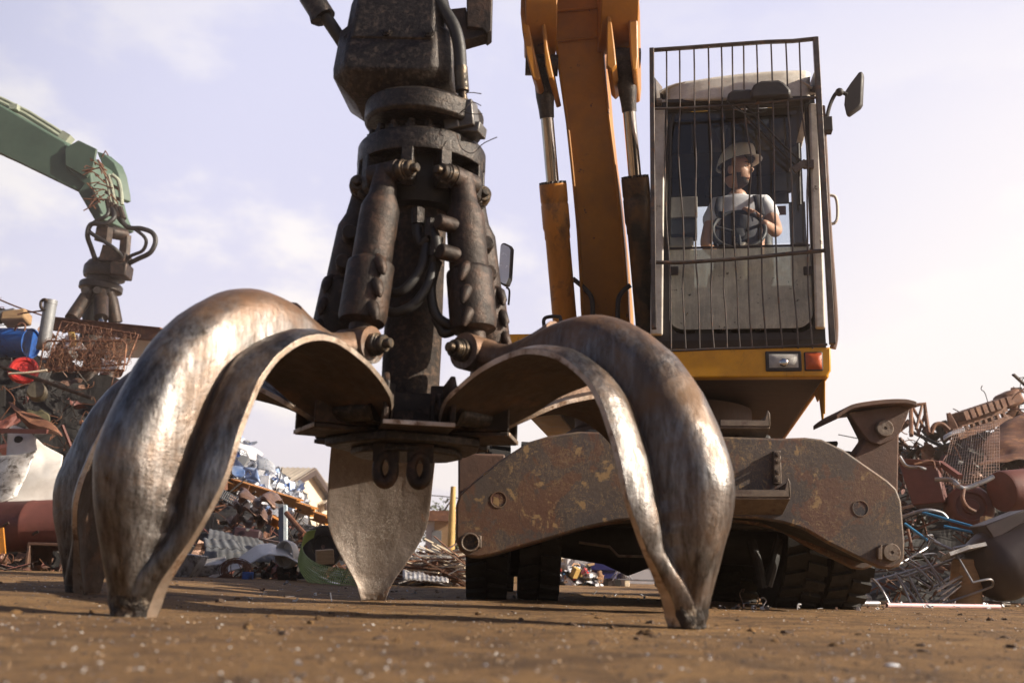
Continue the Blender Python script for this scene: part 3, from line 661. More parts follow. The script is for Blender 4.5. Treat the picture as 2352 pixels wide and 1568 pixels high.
# ---- undercarriage: outrigger frame plate traced at its real distance
BY=5.46
def BP(u,v,Y=BY): return P(u,v,Y)
outl=[(1047,1160),(1055,1135),(1085,1108),(1150,1055),(1215,1014),(1262,1000),(1330,990),(1700,1003),(1790,1006),(1850,1004),(1888,1008),(1940,1033),(2040,1103),(2060,1122),(2071,1150),(2079,1245),(2078,1282),(2066,1300),(2045,1307),(2020,1304),(1905,1248),(1852,1217),(1800,1200),(1750,1192),(1690,1187),(1500,1188),(1420,1195),(1340,1212),(1280,1230),(1130,1274),(1100,1280),(1075,1278),(1056,1264),(1047,1243)]
m=MB(); pts=[BP(*p) for p in outl]
m.prism(pts,(0,.05,0))
bl=m.build('outrigger_frame',MT['blade'],ex,bevel=.012,smooth=40)
m=MB(); m.prism([p+V((0,.051,0)) for p in [BP(*q) for q in [(1085,1135),(1262,1010),(1330,1000),(1700,1012),(1880,1018),(2040,1118),(2060,1240),(2040,1290),(1900,1235),(1790,1190),(1690,1180),(1420,1187),(1280,1222),(1110,1268),(1062,1250)]]],(0,.36,0))
m.build('frame_box',MT['black'],bl)
m=MB(); m.prism([p+V((0,.41,0)) for p in pts],(0,.05,0)); m.build('rear_frame_plate',MT['blade'],bl,bevel=.01)
def pin(u,v,r,name,mat,par=bl,dep=.03,Y=BY,rim=True):
    c=BP(u,v,Y); m=MB(); m.lathe([(r,.0),(r,-.0+dep*.8),(r*.9,dep),(r*.2,dep),(r*.12,dep*.7),(.001,dep*.7)] if not rim else [(r*1.12,0),(r*1.12,dep*.5),(r,dep*.55),(r,dep),(r*.9,dep*1.05),(r*.86,dep*.6),(r*.1,dep*.6)],c+V((0,.004,0)),(0,-1,0),40)
    return m.build(name,mat,par,smooth=40)
pinw=surf('worn_pin_face',(.24,.19,.15),(.14,.11,.09),s1=18,c3=(.10,.06,.04),amt=.55,s3=22,rough=(.4,.6),metal=.4,metal3=.1,bump=.3,sb=80,grime=.3)
pin(1080,1245,.046,'corner_pin',MT['blade']); pin(2045,1268,.048,'corner_pin',pinw,rim=False); pin(1145,1147,.045,'hole_cap',MT['blade'],dep=.007); pin(1976,1167,.045,'hole_cap',MT['blade'],dep=.007)
rim=MB(); c=BP(1080,1245); rim.tube([c+V((.045*math.cos(t),-.03,.045*math.sin(t))) for t in [2*math.pi*i/32 for i in range(32)]],.006,8,closed=True); rim.build('pin_rim',pinw,bl)
m=MB(); m.prism([BP(u,v)+V((0,-.03,0)) for u,v in((1098,1228),(1106,1230),(1106,1258),(1098,1256))],(0,.034,0)); m.build('pin_lock',pinw,bl,bevel=.004)
m=MB(); m.prism([BP(u,v)+V((0,-.03,0)) for u,v in((2012,1258),(2022,1250),(2022,1285),(2012,1284))],(0,.034,0)); m.build('pin_lock',MT['blade'],bl,bevel=.004)
# steps on the frame
stp=surf('worn_step_steel',(.20,.155,.12),(.12,.09,.07),s1=14,c3=(.08,.05,.04),amt=.6,s3=16,rough=(.4,.6),metal=.3,metal3=0,bump=.2,grime=.4)
m=MB()
pl=[BP(1774,1036)+V((0,-.028,0)),BP(1790,1036)+V((0,-.028,0)),BP(1793,1112)+V((0,-.028,0)),BP(1775,1112)+V((0,-.028,0))]
m.prism(pl,(0,.03,0)); m.build('step_bracket',stp,ex,bevel=.004)
for v in(1044,1060,1084,1101):
    q=MB(); c=BP(1783,v)+V((0,-.028,0)); q.cyl(c,c+V((0,-.022,0)),.014,12); q.cyl(c+V((0,-.022,0)),c+V((0,-.024,0)),.007,6); q.build('bolt',stp,bpy.data.objects['step_bracket'])
def step(u0,u1,vt,vb,Y,name='step'):
    a=P(u0,vt,Y); b=P(u1,vt,Y); h=(P(u1,vb,Y)-b).z; d=.17
    m=MB()
    m.prism([V((a.x,Y-d,a.z+h)),V((b.x,Y-d,b.z+h)),V((b.x,Y-d,b.z)),V((b.x-.012,Y-d,b.z+.02)),V((b.x-.03,Y-d,b.z+h*.55)),V((a.x,Y-d,a.z+h*.5))],(0,.012,0))
    m.prism([V((a.x,Y-d+.012,a.z+h)),V((b.x,Y-d+.012,b.z+h)),V((b.x,Y,b.z+h*1.9)),V((a.x,Y,a.z+h*1.9))],(0,0,-.012))
    m.prism([V((b.x-.012,Y-d,b.z)),V((b.x-.012,Y-d,b.z+h)),V((b.x-.012,Y+.02,b.z+h*1.8)),V((b.x-.012,Y+.02,b.z+h*.2))],(.012,0,0))
    return m.build(name,stp,ex,bevel=.003)
step(1560,1795,1112,1146,5.46); step(1640,1751,960,988,5.62)
# axle, chassis
m=MB()
a=P(1290,1240,6.4);b=P(1480,1240,6.4)
m.tube([P(1200,1235,6.45),P(1290,1232,6.45),P(1390,1240,6.45),P(1440,1248,6.45),P(1500,1240,6.45),P(1620,1245,6.45),P(1780,1255,6.45)],[.13,.13,.15,.20,.16,.13,.13],20)
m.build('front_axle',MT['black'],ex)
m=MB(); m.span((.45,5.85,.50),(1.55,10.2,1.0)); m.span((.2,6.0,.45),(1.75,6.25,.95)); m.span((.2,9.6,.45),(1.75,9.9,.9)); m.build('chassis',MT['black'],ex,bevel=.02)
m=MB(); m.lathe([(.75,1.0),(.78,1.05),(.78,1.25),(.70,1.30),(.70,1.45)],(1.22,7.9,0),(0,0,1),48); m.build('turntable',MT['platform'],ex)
m=MB(); m.tube([P(1330,1245,6.0),P(1400,1255,6.0),P(1420,1276,6.0),P(1480,1277,6.0),P(1560,1277,6.0)],.008,8); m.build('brake_pipe',stp,ex)
def wheel(cx,cy,r,wd,name='wheel',lb=None):
    c=V((cx,cy,r-.01)); mb=MB()
    hw=wd/2
    prof=[(r*.58,-hw*.8),(r*.80,-hw*.98),(r*.93,-hw),(r*.965,-hw*.92),(r*.97,0),(r*.965,hw*.92),(r*.93,hw),(r*.80,hw*.98),(r*.58,hw*.8)]
    mb.lathe(prof,c,(1,0,0),56)
    n=26
    for k in range(n):
        t=2*math.pi*k/n
        for s_ in(-1,1):
            tt=t+(.06 if s_>0 else -.06)
            d=V((0,math.cos(tt),math.sin(tt))); q=V((0,-math.sin(tt),math.cos(tt)))
            mb.box(c+V((s_*hw*.52,0,0))+d*(r*.985),(hw*.95,r*.055,r*.13),Matrix((V((1,s_*.25*q.y,s_*.25*q.z)).normalized(),d,q)).transposed())
    ty=mb.build(name,MT['tyre'],ex,smooth=30,label=lb)
    q=MB(); q.lathe([(r*.60,-hw*.7),(r*.57,-hw*.75),(r*.50,-hw*.2),(r*.2,-hw*.15),(.01,-hw*.3)],c,(1,0,0),32,caps=False); q.lathe([(r*.60,hw*.7),(r*.57,hw*.75),(r*.50,hw*.2),(r*.2,hw*.15),(.01,hw*.3)],c,(1,0,0),32,caps=False)
    q.build('rim',MT['black'],ty)
    return ty
wr=.50
for cx in(-.115,.205,1.80,2.08): wheel(cx,6.52,wr,.255)
for cx in(-.05,.25,1.62,1.93): wheel(cx,9.6,wr,.255)
w5=wheel(1.60,7.35,.47,.34)
spc=MB(); spc.cyl((.03,6.52,wr),(.09,6.52,wr),.36,32); spc.build('wheel_spacer',MT['black'],ex)
hy=MB(); hy.tube([P(1725,1240,6.1),P(1745,1310,6.05),P(1752,1350,6.05)],.03,10); hy.tube([P(1790,1240,6.1),P(1772,1310,6.05),P(1762,1345,6.05)],.03,10); hy.build('steering_link',MT['black'],ex)
# ---- outriggers, raised
def outrig(pts,cap,pinp,Y,th,lb):
    m=MB(); m.prism([P(u,v,Y) for u,v in pts],(0,th,0))
    o=m.build('outrigger_leg',MT['legpaint'],ex,bevel=.012,label=lb)
    if cap:
        q=MB()
        p=[P(u,v,Y-.12) for u,v in cap]
        top=spline(p,5); 
        poly=top+[x+V((0,0,-.028)) for x in reversed(top)]
        q.prism(poly,(0,th+.3,0)); q.build('foot_plate',MT['legpaint'],o,bevel=.008)
        g=MB(); g.prism([P(u,v,Y-.03) for u,v in((1948,947),(2095,926),(2082,962),(2067,995),(2050,1010),(2022,1022),(1998,1014),(1985,1000))],(0,.03,0)); g.prism([P(u,v,Y+th) for u,v in((1948,947),(2095,926),(2082,962),(2067,995),(2050,1010),(2022,1022),(1998,1014),(1985,1000))],(0,.03,0)); g.build('foot_cheek',MT['legpaint'],o,bevel=.006)
    if pinp:
        pin(*pinp,.052,'foot_pin',pinw,o,dep=.03,Y=Y-.035,rim=False)
    return o
outrig([(1962,945),(2085,935),(2066,1000),(2063,1150),(2000,1180),(1930,1150),(1950,1065),(1992,1005)],[(1921,952),(1940,938),(1966,926),(2030,917),(2080,916),(2106,922)],(2030,984),5.95,.16,'raised right outrigger leg with round pin and foot plate')
outrig([(1052,1040),(1160,1042),(1170,1150),(1100,1190),(1052,1180)],None,None,5.75,.16,'left outrigger leg half hidden by the grapple')
m=MB(); m.prism([P(u,v,6.3) for u,v in((1885,1014),(1924,1012),(1926,1018),(1915,1044),(1886,1040))],(0,.25,0)); m.build('side_step',MT['black'],ex,bevel=.006)
m=MB(); m.prism([P(u,v,6.4) for u,v in((1860,1040),(1952,1046),(1952,1075),(1860,1070))],(0,.3,0)); m.build('frame_deck',MT['legpaint'],ex,bevel=.006)
# ---- upper structure (its own slewed frame, MU)
Z0=1.51; Z1=1.70
def L(u,v,yy): return PU(u,v,yy)
zb=L(1905,865,0).z; zt=L(1905,797,0).z; xr=L(1908,830,0).x
m=MB(MU); m.prism([(-1.12,0,zb),(xr-.03,0,zb),(xr,0,zb+.04),(xr+.005,0,zt),(-1.12,0,zt)],(0,.10,0))
m.span((xr-.022,.10,zb+.015),(xr,3.4,zt)); m.span((-1.12,.10,zb+.015),(-.83,3.4,zt+.05)); m.span((-1.12,.35,zt-.02),(-.2,3.4,L(1200,770,.4).z)) ; m.span((-.2,1.75,zt-.02),(xr,3.4,zt+.3))
m.build('upper_body',MT['bodyyellow'],ex,bevel=.018)
m=MB(MU); m.prism([(-.83,.101,zb+.02),(xr-.023,.101,zb+.02),(xr-.023,3.4,zb+.02),(-.83,3.4,zb+.02)],(0,0,.1)); 
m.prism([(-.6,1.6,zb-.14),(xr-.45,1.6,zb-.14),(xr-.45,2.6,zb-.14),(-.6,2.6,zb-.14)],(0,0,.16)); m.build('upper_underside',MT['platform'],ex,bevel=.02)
m=MB(MU); m.prism([(xr-.02,.30,zb-.20),(xr-.02,.22,zb+.02),(xr-.02,.75,zb+.02),(xr-.02,.62,zb-.06),(xr-.02,.5,zb-.05),(xr-.02,.40,zb-.26),(xr-.02,.36,zb-.17)],(.012,0,0)); m.build('side_skirt',MT['bodyyellow'],ex,bevel=.004)
# headlamp and indicator
def lamp(u0,v0,u1,v1,name,mat,fr):
    a=L(u0,v1,0);b=L(u1,v0,0); m=MB(MU); m.span((a.x,-.012,a.z),(b.x,.02,b.z)); o=m.build(name,MT['cabdark'],ex,bevel=.008)
    q=MB(MU)
    x0,x1,z0,z1=a.x+fr,b.x-fr,a.z+fr,b.z-fr
    q.grid(lambda s,t:(x0+(x1-x0)*s,-.014-.016*(1-abs(2*s-1)**3)*(1-abs(2*t-1)**3),z0+(z1-z0)*t),12,10); q.build('lens',mat,o)
    return o
hl=lamp(1759,806,1840,853,'headlamp',MT['lens'],.022)
lamp(1848,808,1889,852,'indicator',MT['amber'],.008)
bb=MB(MU); c=L(1800,832,-.025); bb.ball(c,(.03,.012,.03),14,8); bb.build('bulb_reflector',MT['chrome'],hl)
# ---- cab
CW0=L(1503,500,.10).x; CW1=L(1884,500,.10).x
zf=L(1700,800,.1).z; zr=L(1700,225,.1).z; zroof=L(1700,172,.1).z
yb=1.55
cab=thing('cab_placeholder','x','x',EX)   # replaced below by the cab shell mesh
bpy.data.objects.remove(cab); 
m=MB(MU)
# floor, rear wall with window opening, sills
m.span((CW0,.10,zf),(CW1,yb,zf+.06))
rw0=L(1590,470,yb); rw1=L(1848,470,yb); rz=L(1700,472,yb).z; rzb=zf+.85
m.span((CW0+.05,yb-.04,zf+.06),(CW1-.05,yb,rzb)); m.span((CW0+.05,yb-.04,rz),(CW1-.05,yb,zr+.02)); m.span((CW0+.05,yb-.04,rzb),(rw0.x,yb,rz)); m.span((rw1.x,yb-.04,rzb),(CW1-.05,yb,rz))
m.span((CW0+.05,.16,zr-.03),(CW1-.05,yb-.04,zr))     # ceiling
m.span((CW0+.03,.95,zf+.06),(CW0+.06,yb,zr)); m.span((CW0+.03,.16,zf+.06),(CW0+.06,.95,zf+.95)); m.span((CW1-.06,.16,zf+.06),(CW1-.03,yb-.04,zf+.75))
shell=m.build('cab',MT['interior'],ex)
def cpart(name,mat,fn,**k):
    q=MB(MU); fn(q); return q.build(name,mat,shell,**k)
# front frame (black gasket) round the windscreen opening
def front(q):
    y=.105
    wl=L(1535,500,y).x; wr_=L(1860,500,y).x; wt=L(1700,243,y).z; wb=L(1700,765,y).z
    q.span((CW0,y,zf),(wl,y+.05,zr)); q.span((wr_,y,zf),(CW1,y+.05,zr)); q.span((wl,y,wt),(wr_,y+.05,zr)); q.span((wl,y,zf),(wr_,y+.05,wb-.0))
    r=.10
    for sx,x in((1,wl),(-1,wr_)):
        q.prism([(x,y,wb)]+[(x+sx*r*(1-math.sin(t)),y,wb+r*(1-math.cos(t))) for t in [math.pi/2*i/8 for i in range(9)]],(0,.05,0))
cpart('windscreen_frame',MT['cabdark'],front,bevel=.004)
def pill(q):
    for u0,u1,v0,v1 in((1503,1528,250,770),):
        a=L(1514,250,.09);b=L(1508,770,.09); q.bar(b,a,.085,.05,(0,1,0))
cpart('front_pillar',MT['cabwhite'],pill,bevel=.012)
def pill2(q):
    a=L(1868,240,.085);b=L(1884,755,.085); q.bar(b,a,.062,.05,(0,1,0))
cpart('front_pillar',MT['cabwhite'],pill2,bevel=.012)
cpart('side_pillar',MT['cabdark'],lambda q:(q.bar((CW0+.045,.9,zf+.95),(CW0+.045,.9,zr),.05,.08),q.bar((CW1-.045,.95,zf+.5),(CW1-.045,.95,zr),.05,.08)))
cpart('side_glass',MT['glass'],lambda q:(q.span((CW0+.04,.17,zf+.95),(CW0+.046,.88,zr))))
cpart('rear_glass',MT['glass'],lambda q:(q.span((rw0.x,yb-.02,rzb),(rw1.x,yb-.014,rz))))
def roof(q):
    n=16; pts=[]
    # bowed visor front, cream
    def f(s,t):
        u=1531+(1859-1531)*s
        vtop=198-38*math.sin(math.pi*min(1,s*1.02)*.5)**1.2 if s<.97 else 168
        vtop=200-36*(1-(1-s)**2) + (6 if s>.97 else 0)+(8 if s<.03 else 0)
        vbot=232-6*s
        y=.02+.07*abs(2*s-1)**4
        tt=max(0,min(1,t))
        a=L(u,vbot,y);b=L(u,vtop,y+.05); return a+(b-a)*tt
    q.grid(f,28,8)
cpart('roof_visor',MT['cabwhite'],roof,solid=.02)
def rooftop(q):
    z=L(1700,176,.07).z
    q.grid(lambda s,t:(CW0-.01+(CW1-CW0+.02)*s,.08+1.5*t,zr+.01+(z-zr-.02)*(1-abs(2*s-1)**6)*(1-.3*t)),20,10)
    q.span((CW0,.10,zr+.001),(CW1,yb,zr+.012))
cpart('roof_panel',MT['cabwhite'],rooftop,solid=.012)
cpart('visor_lip',MT['cabdark'],lambda q:q.bar(L(1531,236,.06),L(1860,228,.06),.05,.03,(0,0,1)),bevel=.004)
# work lamps under the visor
def wl1(q):
    c=L(1768,212,-.02); q.prism([c+V((x,-.03,z)) for x,z in((-.135,-.055),(.14,-.05),(.145,.0),(.10,.06),(.06,.082),(-.06,.082),(-.11,.055),(-.135,0))],(0,.12,0))
cpart('work_lamp',MT['cabdark'],wl1,bevel=.02)
def wl2(q):
    c=L(1702,222,-.01); q.prism([c+V((x,-.02,z)) for x,z in((-.105,-.05),(.11,-.045),(.11,.03),(.06,.05),(-.05,.052),(-.09,.03))],(0,.10,0))
cpart('work_lamp',MT['cabdark'],wl2,bevel=.02)
for pts in([(1668,232,-.03),(1690,250,-.04),(1720,262,-.04),(1760,255,-.03)],[(1660,225,-.02),(1655,245,-.02),(1640,250,-.02)]):
    cpart('lamp_cable',MT['hose'],lambda q:q.tube(spline([L(*p) for p in pts],6),.005,6))
# glazing
def up(q):
    y=.125; a=L(1535,565,y);b=L(1860,243,y); q.span((a.x,y,a.z),(b.x,y+.004,b.z))
cpart('upper_windscreen',MT['glass'],up)
def low(q):
    y=.112; a=L(1535,757,y);b=L(1860,566,y); c=L(1860,566,y)
    w_=b.x-a.x; r=.11
    poly=[(a.x,y,b.z),(a.x,y,a.z+r)]+[(a.x+r*(1-math.cos(t)),y,a.z+r*(1-math.sin(t))) for t in [math.pi/2*i/8 for i in range(9)]]+[(b.x-r*(1-math.sin(t)),y,a.z+r*(1-math.cos(t))) for t in [math.pi/2*i/8 for i in range(9)]]+[(b.x,y,b.z)]
    q.prism(poly,(0,.006,0))
cpart('lower_windscreen',MT['dirtyglass'],low,smooth=0)
cpart('glass_edge',MT['cabdark'],lambda q:q.bar(L(1535,571,.11),L(1860,563,.11),.014,.012,(0,1,0)))
for u in (1538,1846): cpart('glass_clip',MT['cabdark'],lambda q:q.span(L(u,632,.10),L(u+20,612,.112)),bevel=.006)
def hatch(q): 
    a=L(1556,262,.3); q.span((CW0+.12,.35,zr-.045),(CW1-.14,.95,zr-.032))
cpart('roof_hatch_glass',MT['tint'],hatch)
# wiper, linkage
cpart('wiper',MT['cabdark'],lambda q:(q.tube([L(1692,245,.02),L(1790,345,.02),L(1826,378,.03)],.008,6),q.tube([L(1712,242,.02),L(1800,335,.02),L(1846,376,.03)],.008,6)))
cpart('hinge_bracket',pinw,lambda q:(q.bar(L(1822,392,.03),L(1852,372,.03),.05,.02,(0,1,0)),q.span(L(1846,386,.02),L(1868,370,.05))),bevel=.004)
cpart('wiper_blade',MT['cabdark'],lambda q:q.tube([L(1834,330,.06),L(1836,400,.06),L(1838,470,.06)],.010,6))
cpart('cab_hose',MT['hose'],lambda q:q.tube(spline([L(1548,262,.06),L(1540,300,.05),L(1538,400,.04),L(1536,500,.05),L(1534,560,.05)],5),.014,8))
# interior: radio box, console, seat, lever column, wheel
cpart('control_box',MT['cabdark'],lambda q:(q.span(L(1540,540,.45),L(1600,480,.62))),bevel=.012)
cpart('control_box_rim',MT['dash'],lambda q:(q.bar(L(1540,478,.44),L(1602,476,.44),.03,.16,(0,0,1))),bevel=.004)
cpart('side_console',MT['dash'],lambda q:(q.span(L(1532,760,.5),L(1592,552,.9))),bevel=.03)
cpart('pedal_column',MT['dash'],lambda q:(q.tube([L(1702,760,.5),L(1702,640,.52),L(1702,560,.5)],[.075,.06,.05],14)))
cpart('seat_back',MT['cabdark'],lambda q:(q.span(L(1640,640,1.15)+V((0,0,-.05)),L(1770,470,1.28))),bevel=.05)
cpart('seat_cushion',MT['cabdark'],lambda q:(q.span((L(1640,640,.7).x,.72,zf+.50),(L(1770,640,.7).x,1.2,zf+.62))),bevel=.04)
for u,v in((1600,470),(1830,330)): pass
cpart('wall_box',MT['interior'],lambda q:(q.span(L(1620,450,yb-.1),L(1662,410,yb-.04)),),bevel=.006)
cpart('wall_box',MT['interior'],lambda q:(q.span(L(1775,440,yb-.1),L(1815,400,yb-.04)),),bevel=.006)
cpart('window_sticker',MT['legpaint'],lambda q:q.span(L(1786,494,yb-.032),L(1805,473,yb-.028)))
SWC=L(1697,528,.50)
swx=V((1,0,.02)).normalized(); swn=V((0,-.90,.43)).normalized(); swy=swn.cross(swx).normalized()
def swheel(q):
    r=.19
    q.tube([SWC+swx*(r*math.cos(t))+swy*(r*math.sin(t)) for t in [2*math.pi*i/40 for i in range(40)]],.016,10,closed=True)
    for t in(R(15),R(165),R(270)): q.tube([SWC-swn*.03,SWC+swx*(r*math.cos(t))+swy*(r*math.sin(t))],.013,8)
    q.lathe([(.05,-.04),(.055,0),(.03,.012)],SWC-swn*.02,swn,20)
sw=cpart('steering_wheel',MT['cabdark'],swheel)
kb=MB(MU); kb.ball(L(1656,494,.42),.028,14,10); kb.build('wheel_knob',surf('glossy_black_knob',(.01,.01,.012),rough=(.05,.1),bump=0,grime=0),sw)
# ---- cage guard in front of the cab
cg=None
def CL(u,v): return L(u,v,0.0)
m=MB(MU)
m.bar(CL(1502,755),CL(1497,113),.034,.05,(0,1,0)); cg=m.build('cage_guard',MT['cage'],ex,bevel=.004)
def gp(name,fn,**k):
    q=MB(MU); fn(q); return q.build(name,MT['cage'],cg,**k)
gp('post',lambda q:q.bar(CL(1912,790),CL(1873,88),.038,.05,(0,1,0)),bevel=.004)
gp('top_rail',lambda q:q.tube([CL(1493,116),CL(1580,110),CL(1660,104),CL(1760,97),CL(1820,95),CL(1877,89)],.016,6))
gp('cross_rail',lambda q:q.tube([CL(1500,250),CL(1560,249),CL(1690,242),CL(1800,232),CL(1878,224)],.010,8))
gp('cross_rail',lambda q:q.tube(spline([CL(1492,602),CL(1560,603),CL(1640,598),CL(1720,592),CL(1800,584),CL(1898,575)],4),.0145,8))
gp('cross_rail',lambda q:q.tube(spline([CL(1525,803),CL(1560,805),CL(1640,801),CL(1720,799),CL(1800,796),CL(1900,791)],4),.009,8))
T=[1531,1561,1594,1627,1657,1682,1708,1738,1771,1805,1836]
Tv=[117,115,113,110,108,107,106,104,102,100,98]
z7=lambda x:(1580+x*.319)/1.0884
z8=lambda x:(1580+x*.408)/1.0884
A=[272,376,490,604,707,795,882,988,1105,1222,1330]
Bm=[258,365,503,622,720,803,935,1003,1113,1243,1380]
Cm=[270,400,500,625,715,798,912,1010,1122,1258,1375]
Dm=[228,318,390,487,565,632,712,795,885,985,1076]
Em=[238,310,405,485,562,645,715,798,893,990,1080]
Fm=[240,330,415,503,583,663,738,826,922,1018,1107]
for i in range(11):
    mid=(z8(Em[i])+z8(Fm[i]))/2+rnd.uniform(-2,2)
    pts=[CL(T[i],Tv[i]),CL((T[i]+z7(A[i]))/2+rnd.uniform(-.6,.6),170),CL(z7(A[i]),250),CL((z7(A[i])+z7(Bm[i]))/2+rnd.uniform(-2,2),305),CL(z7(Bm[i]),363),CL(z7(Cm[i])*.5+z7(Bm[i])*.5+rnd.uniform(-2,2),440),CL(z7(Cm[i]),505),CL(z8(Dm[i]),595),CL(z8(Em[i]),660),CL(mid,735),CL(z8(Fm[i]),800)]
    gp('cage_bar',lambda q:q.tube(spline(pts,3),.0058,8))
for u,v in((1495,190),(1876,165)):
    gp('cage_bracket',lambda q:q.prism([L(u,v-15,.0),L(u,v+50,.0),L(u+ (24 if u<1600 else -22),v+44,.14),L(u+(20 if u<1600 else -10),v+10,.14)],(.02,0,0)),bevel=.003)
gp('hinge_bolt',lambda q:q.cyl(L(1508,235,.02),L(1520,235,.02),.03,10))
# ---- grab rails and mirrors
def rail(pts,r,name,mat='cabdark',n=5):
    q=MB(MU); q.tube(spline([L(*p) for p in pts],n),r,10); return q.build(name,MT[mat],ex)
rail([(1888,245,.12),(1892,320,.12),(1903,520,.12),(1916,700,.12),(1918,770,.12),(1913,800,.12)],.022,'grab_rail','legpaint')
rail([(1905,448,.5),(1918,452,.5),(1923,470,.5),(1923,500,.5),(1917,512,.5),(1908,514,.5)],.011,'door_handle','cabwhite')
def mirror(poly,arm,yy,lb,face):
    q=MB(MU); pts=[L(u,v,yy) for u,v in poly]
    q.prism(pts,(0.02,.05,0)); o=q.build('mirror',MT['cabdark'],ex,bevel=.014,label=lb)
    q=MB(MU); q.tube(spline([L(*p) for p in arm],5),.014,10); q.build('mirror_arm',MT['cabdark'],o)
    if face:
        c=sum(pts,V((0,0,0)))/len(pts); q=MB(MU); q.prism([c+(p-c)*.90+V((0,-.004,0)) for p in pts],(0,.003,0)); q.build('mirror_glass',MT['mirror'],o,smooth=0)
    return o
mr=mirror([(1941,208),(1953,190),(1972,165),(1980,163),(1982,172),(1979,238),(1974,246),(1947,265),(1943,262),(1938,240)],[(1899,298,.1),(1901,262,.1),(1912,228,.1),(1926,211,.1),(1946,218,.1)],.1,'dark back of the right wing mirror',False)
q=MB(MU); q.span(L(1889,300,.06),L(1908,278,.14)); q.build('mirror_clamp',MT['cabdark'],mr,bevel=.004)
q=MB(MU); q.ball(L(1928,212,.09),.03,12,8); q.build('mirror_joint',MT['cabdark'],mr)
# left mirror sits nearer the body side
ml_y=.5
mirror([(1149,560),(1156,556),(1170,563),(1174,570),(1170,640),(1163,657),(1156,656),(1143,648),(1144,630)],[(1140,600,ml_y),(1145,640,ml_y),(1152,690,ml_y),(1162,760,ml_y),(1170,800,ml_y)],ml_y,'left mirror with the pale sky reflection coloured into its glass',True)
rail([(1163,660,ml_y),(1170,668,ml_y),(1168,700,ml_y)],.008,'mirror_stay')
rail([(1250,800,.5),(1250,755,.5),(1249,735,.5),(1258,728,.5),(1280,727,.5),(1288,735,.5),(1288,800,.5)],.014,'hand_rail')
# ---- boom: box section rising toward the viewer, in the slewed frame
def boomL(uL,uR,v,Y): a=P(uL,v,Y);b=P(uR,v,Y); return a,b
st=[(1345,1452,790,8.05),(1335,1445,730,7.98),(1331,1441,650,7.90),(1324,1431,530,7.75),(1312,1417,400,7.60),(1299,1402,280,7.47),(1283,1390,170,7.37),(1272,1383,80,7.30),(1262,1376,-10,7.23),(1248,1366,-130,7.1),(1225,1345,-330,6.6)]
bk=MU.to_3x3()@V((0,1,0))
m=MB(); vs=[]
for uL,uR,v,Y in st:
    a,b=boomL(uL,uR,v,Y); d=.95
    vs+=[a,b,b+bk*d,a+bk*d]
fs=[(3,2,1,0),tuple(len(vs)-4+i for i in range(4))]
for i in range(len(st)-1):
    for k in range(4): fs.append((i*4+k,i*4+(k+1)%4,(i+1)*4+(k+1)%4,(i+1)*4+k))
m.add(vs,fs); boom=m.build('boom',MT['yellow'],ex,bevel=.012,smooth=30)
for sx in(0,1):
    q=MB()
    for (a0,a1) in zip(st[:-1],st[1:]):
        pa=boomL(*a0)[sx];pb=boomL(*a1)[sx]; off=V((.02 if sx==0 else -.02,-.008,0))
    path=[boomL(*s_)[sx]+V((.012 if sx==0 else -.012,-.012,0)) for s_ in st]
    q.tube(spline(path,3),.013,8); q.build('boom_weld_edge',MT['yellow'],boom)
for v,uL,uR in((22,1268,1376),(90,1275,1382)):
    q=MB(); q.tube([P(uL+4,v+4,7.30-.012+ (0.06 if v>50 else 0)-.05),P((uL+uR)/2,v,7.24+(.06 if v>50 else 0)),P(uR-4,v-3,7.25+(.06 if v>50 else 0))],.012,8); q.build('boom_weld',MT['yellow'],boom)
# cylinder lugs on the boom
def cheek(side):
    q=MB()
    if side<0:
        outer=[(1197,-60),(1195,30),(1199,70),(1208,125),(1222,178),(1232,186),(1242,180),(1230,130),(1217,70),(1211,30),(1212,-60)]
        inner=[(1244,56),(1252,54),(1258,110),(1266,150),(1272,178),(1260,182),(1252,150)]
        y0=7.05
    else:
        outer=[(1440,-60),(1444,60),(1447,120),(1452,164),(1463,160),(1466,130),(1465,60),(1463,-60)]
        inner=[(1394,30),(1402,28),(1412,110),(1416,150),(1404,162),(1393,150),(1393,90)]
        y0=7.0
    q.prism([P(u,v,y0) for u,v in outer],bk*.55); 
    return q.build('boom_lug_plate',MT['yellow'],boom,bevel=.012),y0,inner
for s_ in(-1,1):
    o,y0,inner=cheek(s_)
    q=MB(); q.prism([P(u,v,y0-.02) for u,v in inner],bk*.5); q.build('gusset',MT['yellow'],o,bevel=.01)
    q=MB()
    a,b=((1205,30),(1275,30)) if s_<0 else ((1372,20),(1455,20))
    pa=P(a[0],a[1],y0+.25);pb=P(b[0],b[1],y0+.25)
    q.cyl(pa,pb,.36,40); q.build('boom_boss',MT['yellow'],o,bevel=.01)
    c=(1244,150) if s_<0 else (1432,135); q=MB(); cc=P(*c,y0+.22); q.cyl(cc+V((-.13,0,0)),cc+V((.13,0,0)),.085,28); q.lathe([(.085,-.09),(.085,.09)],cc,(1,0,0),24); q.build('lug_pin',MT['oily'],o)
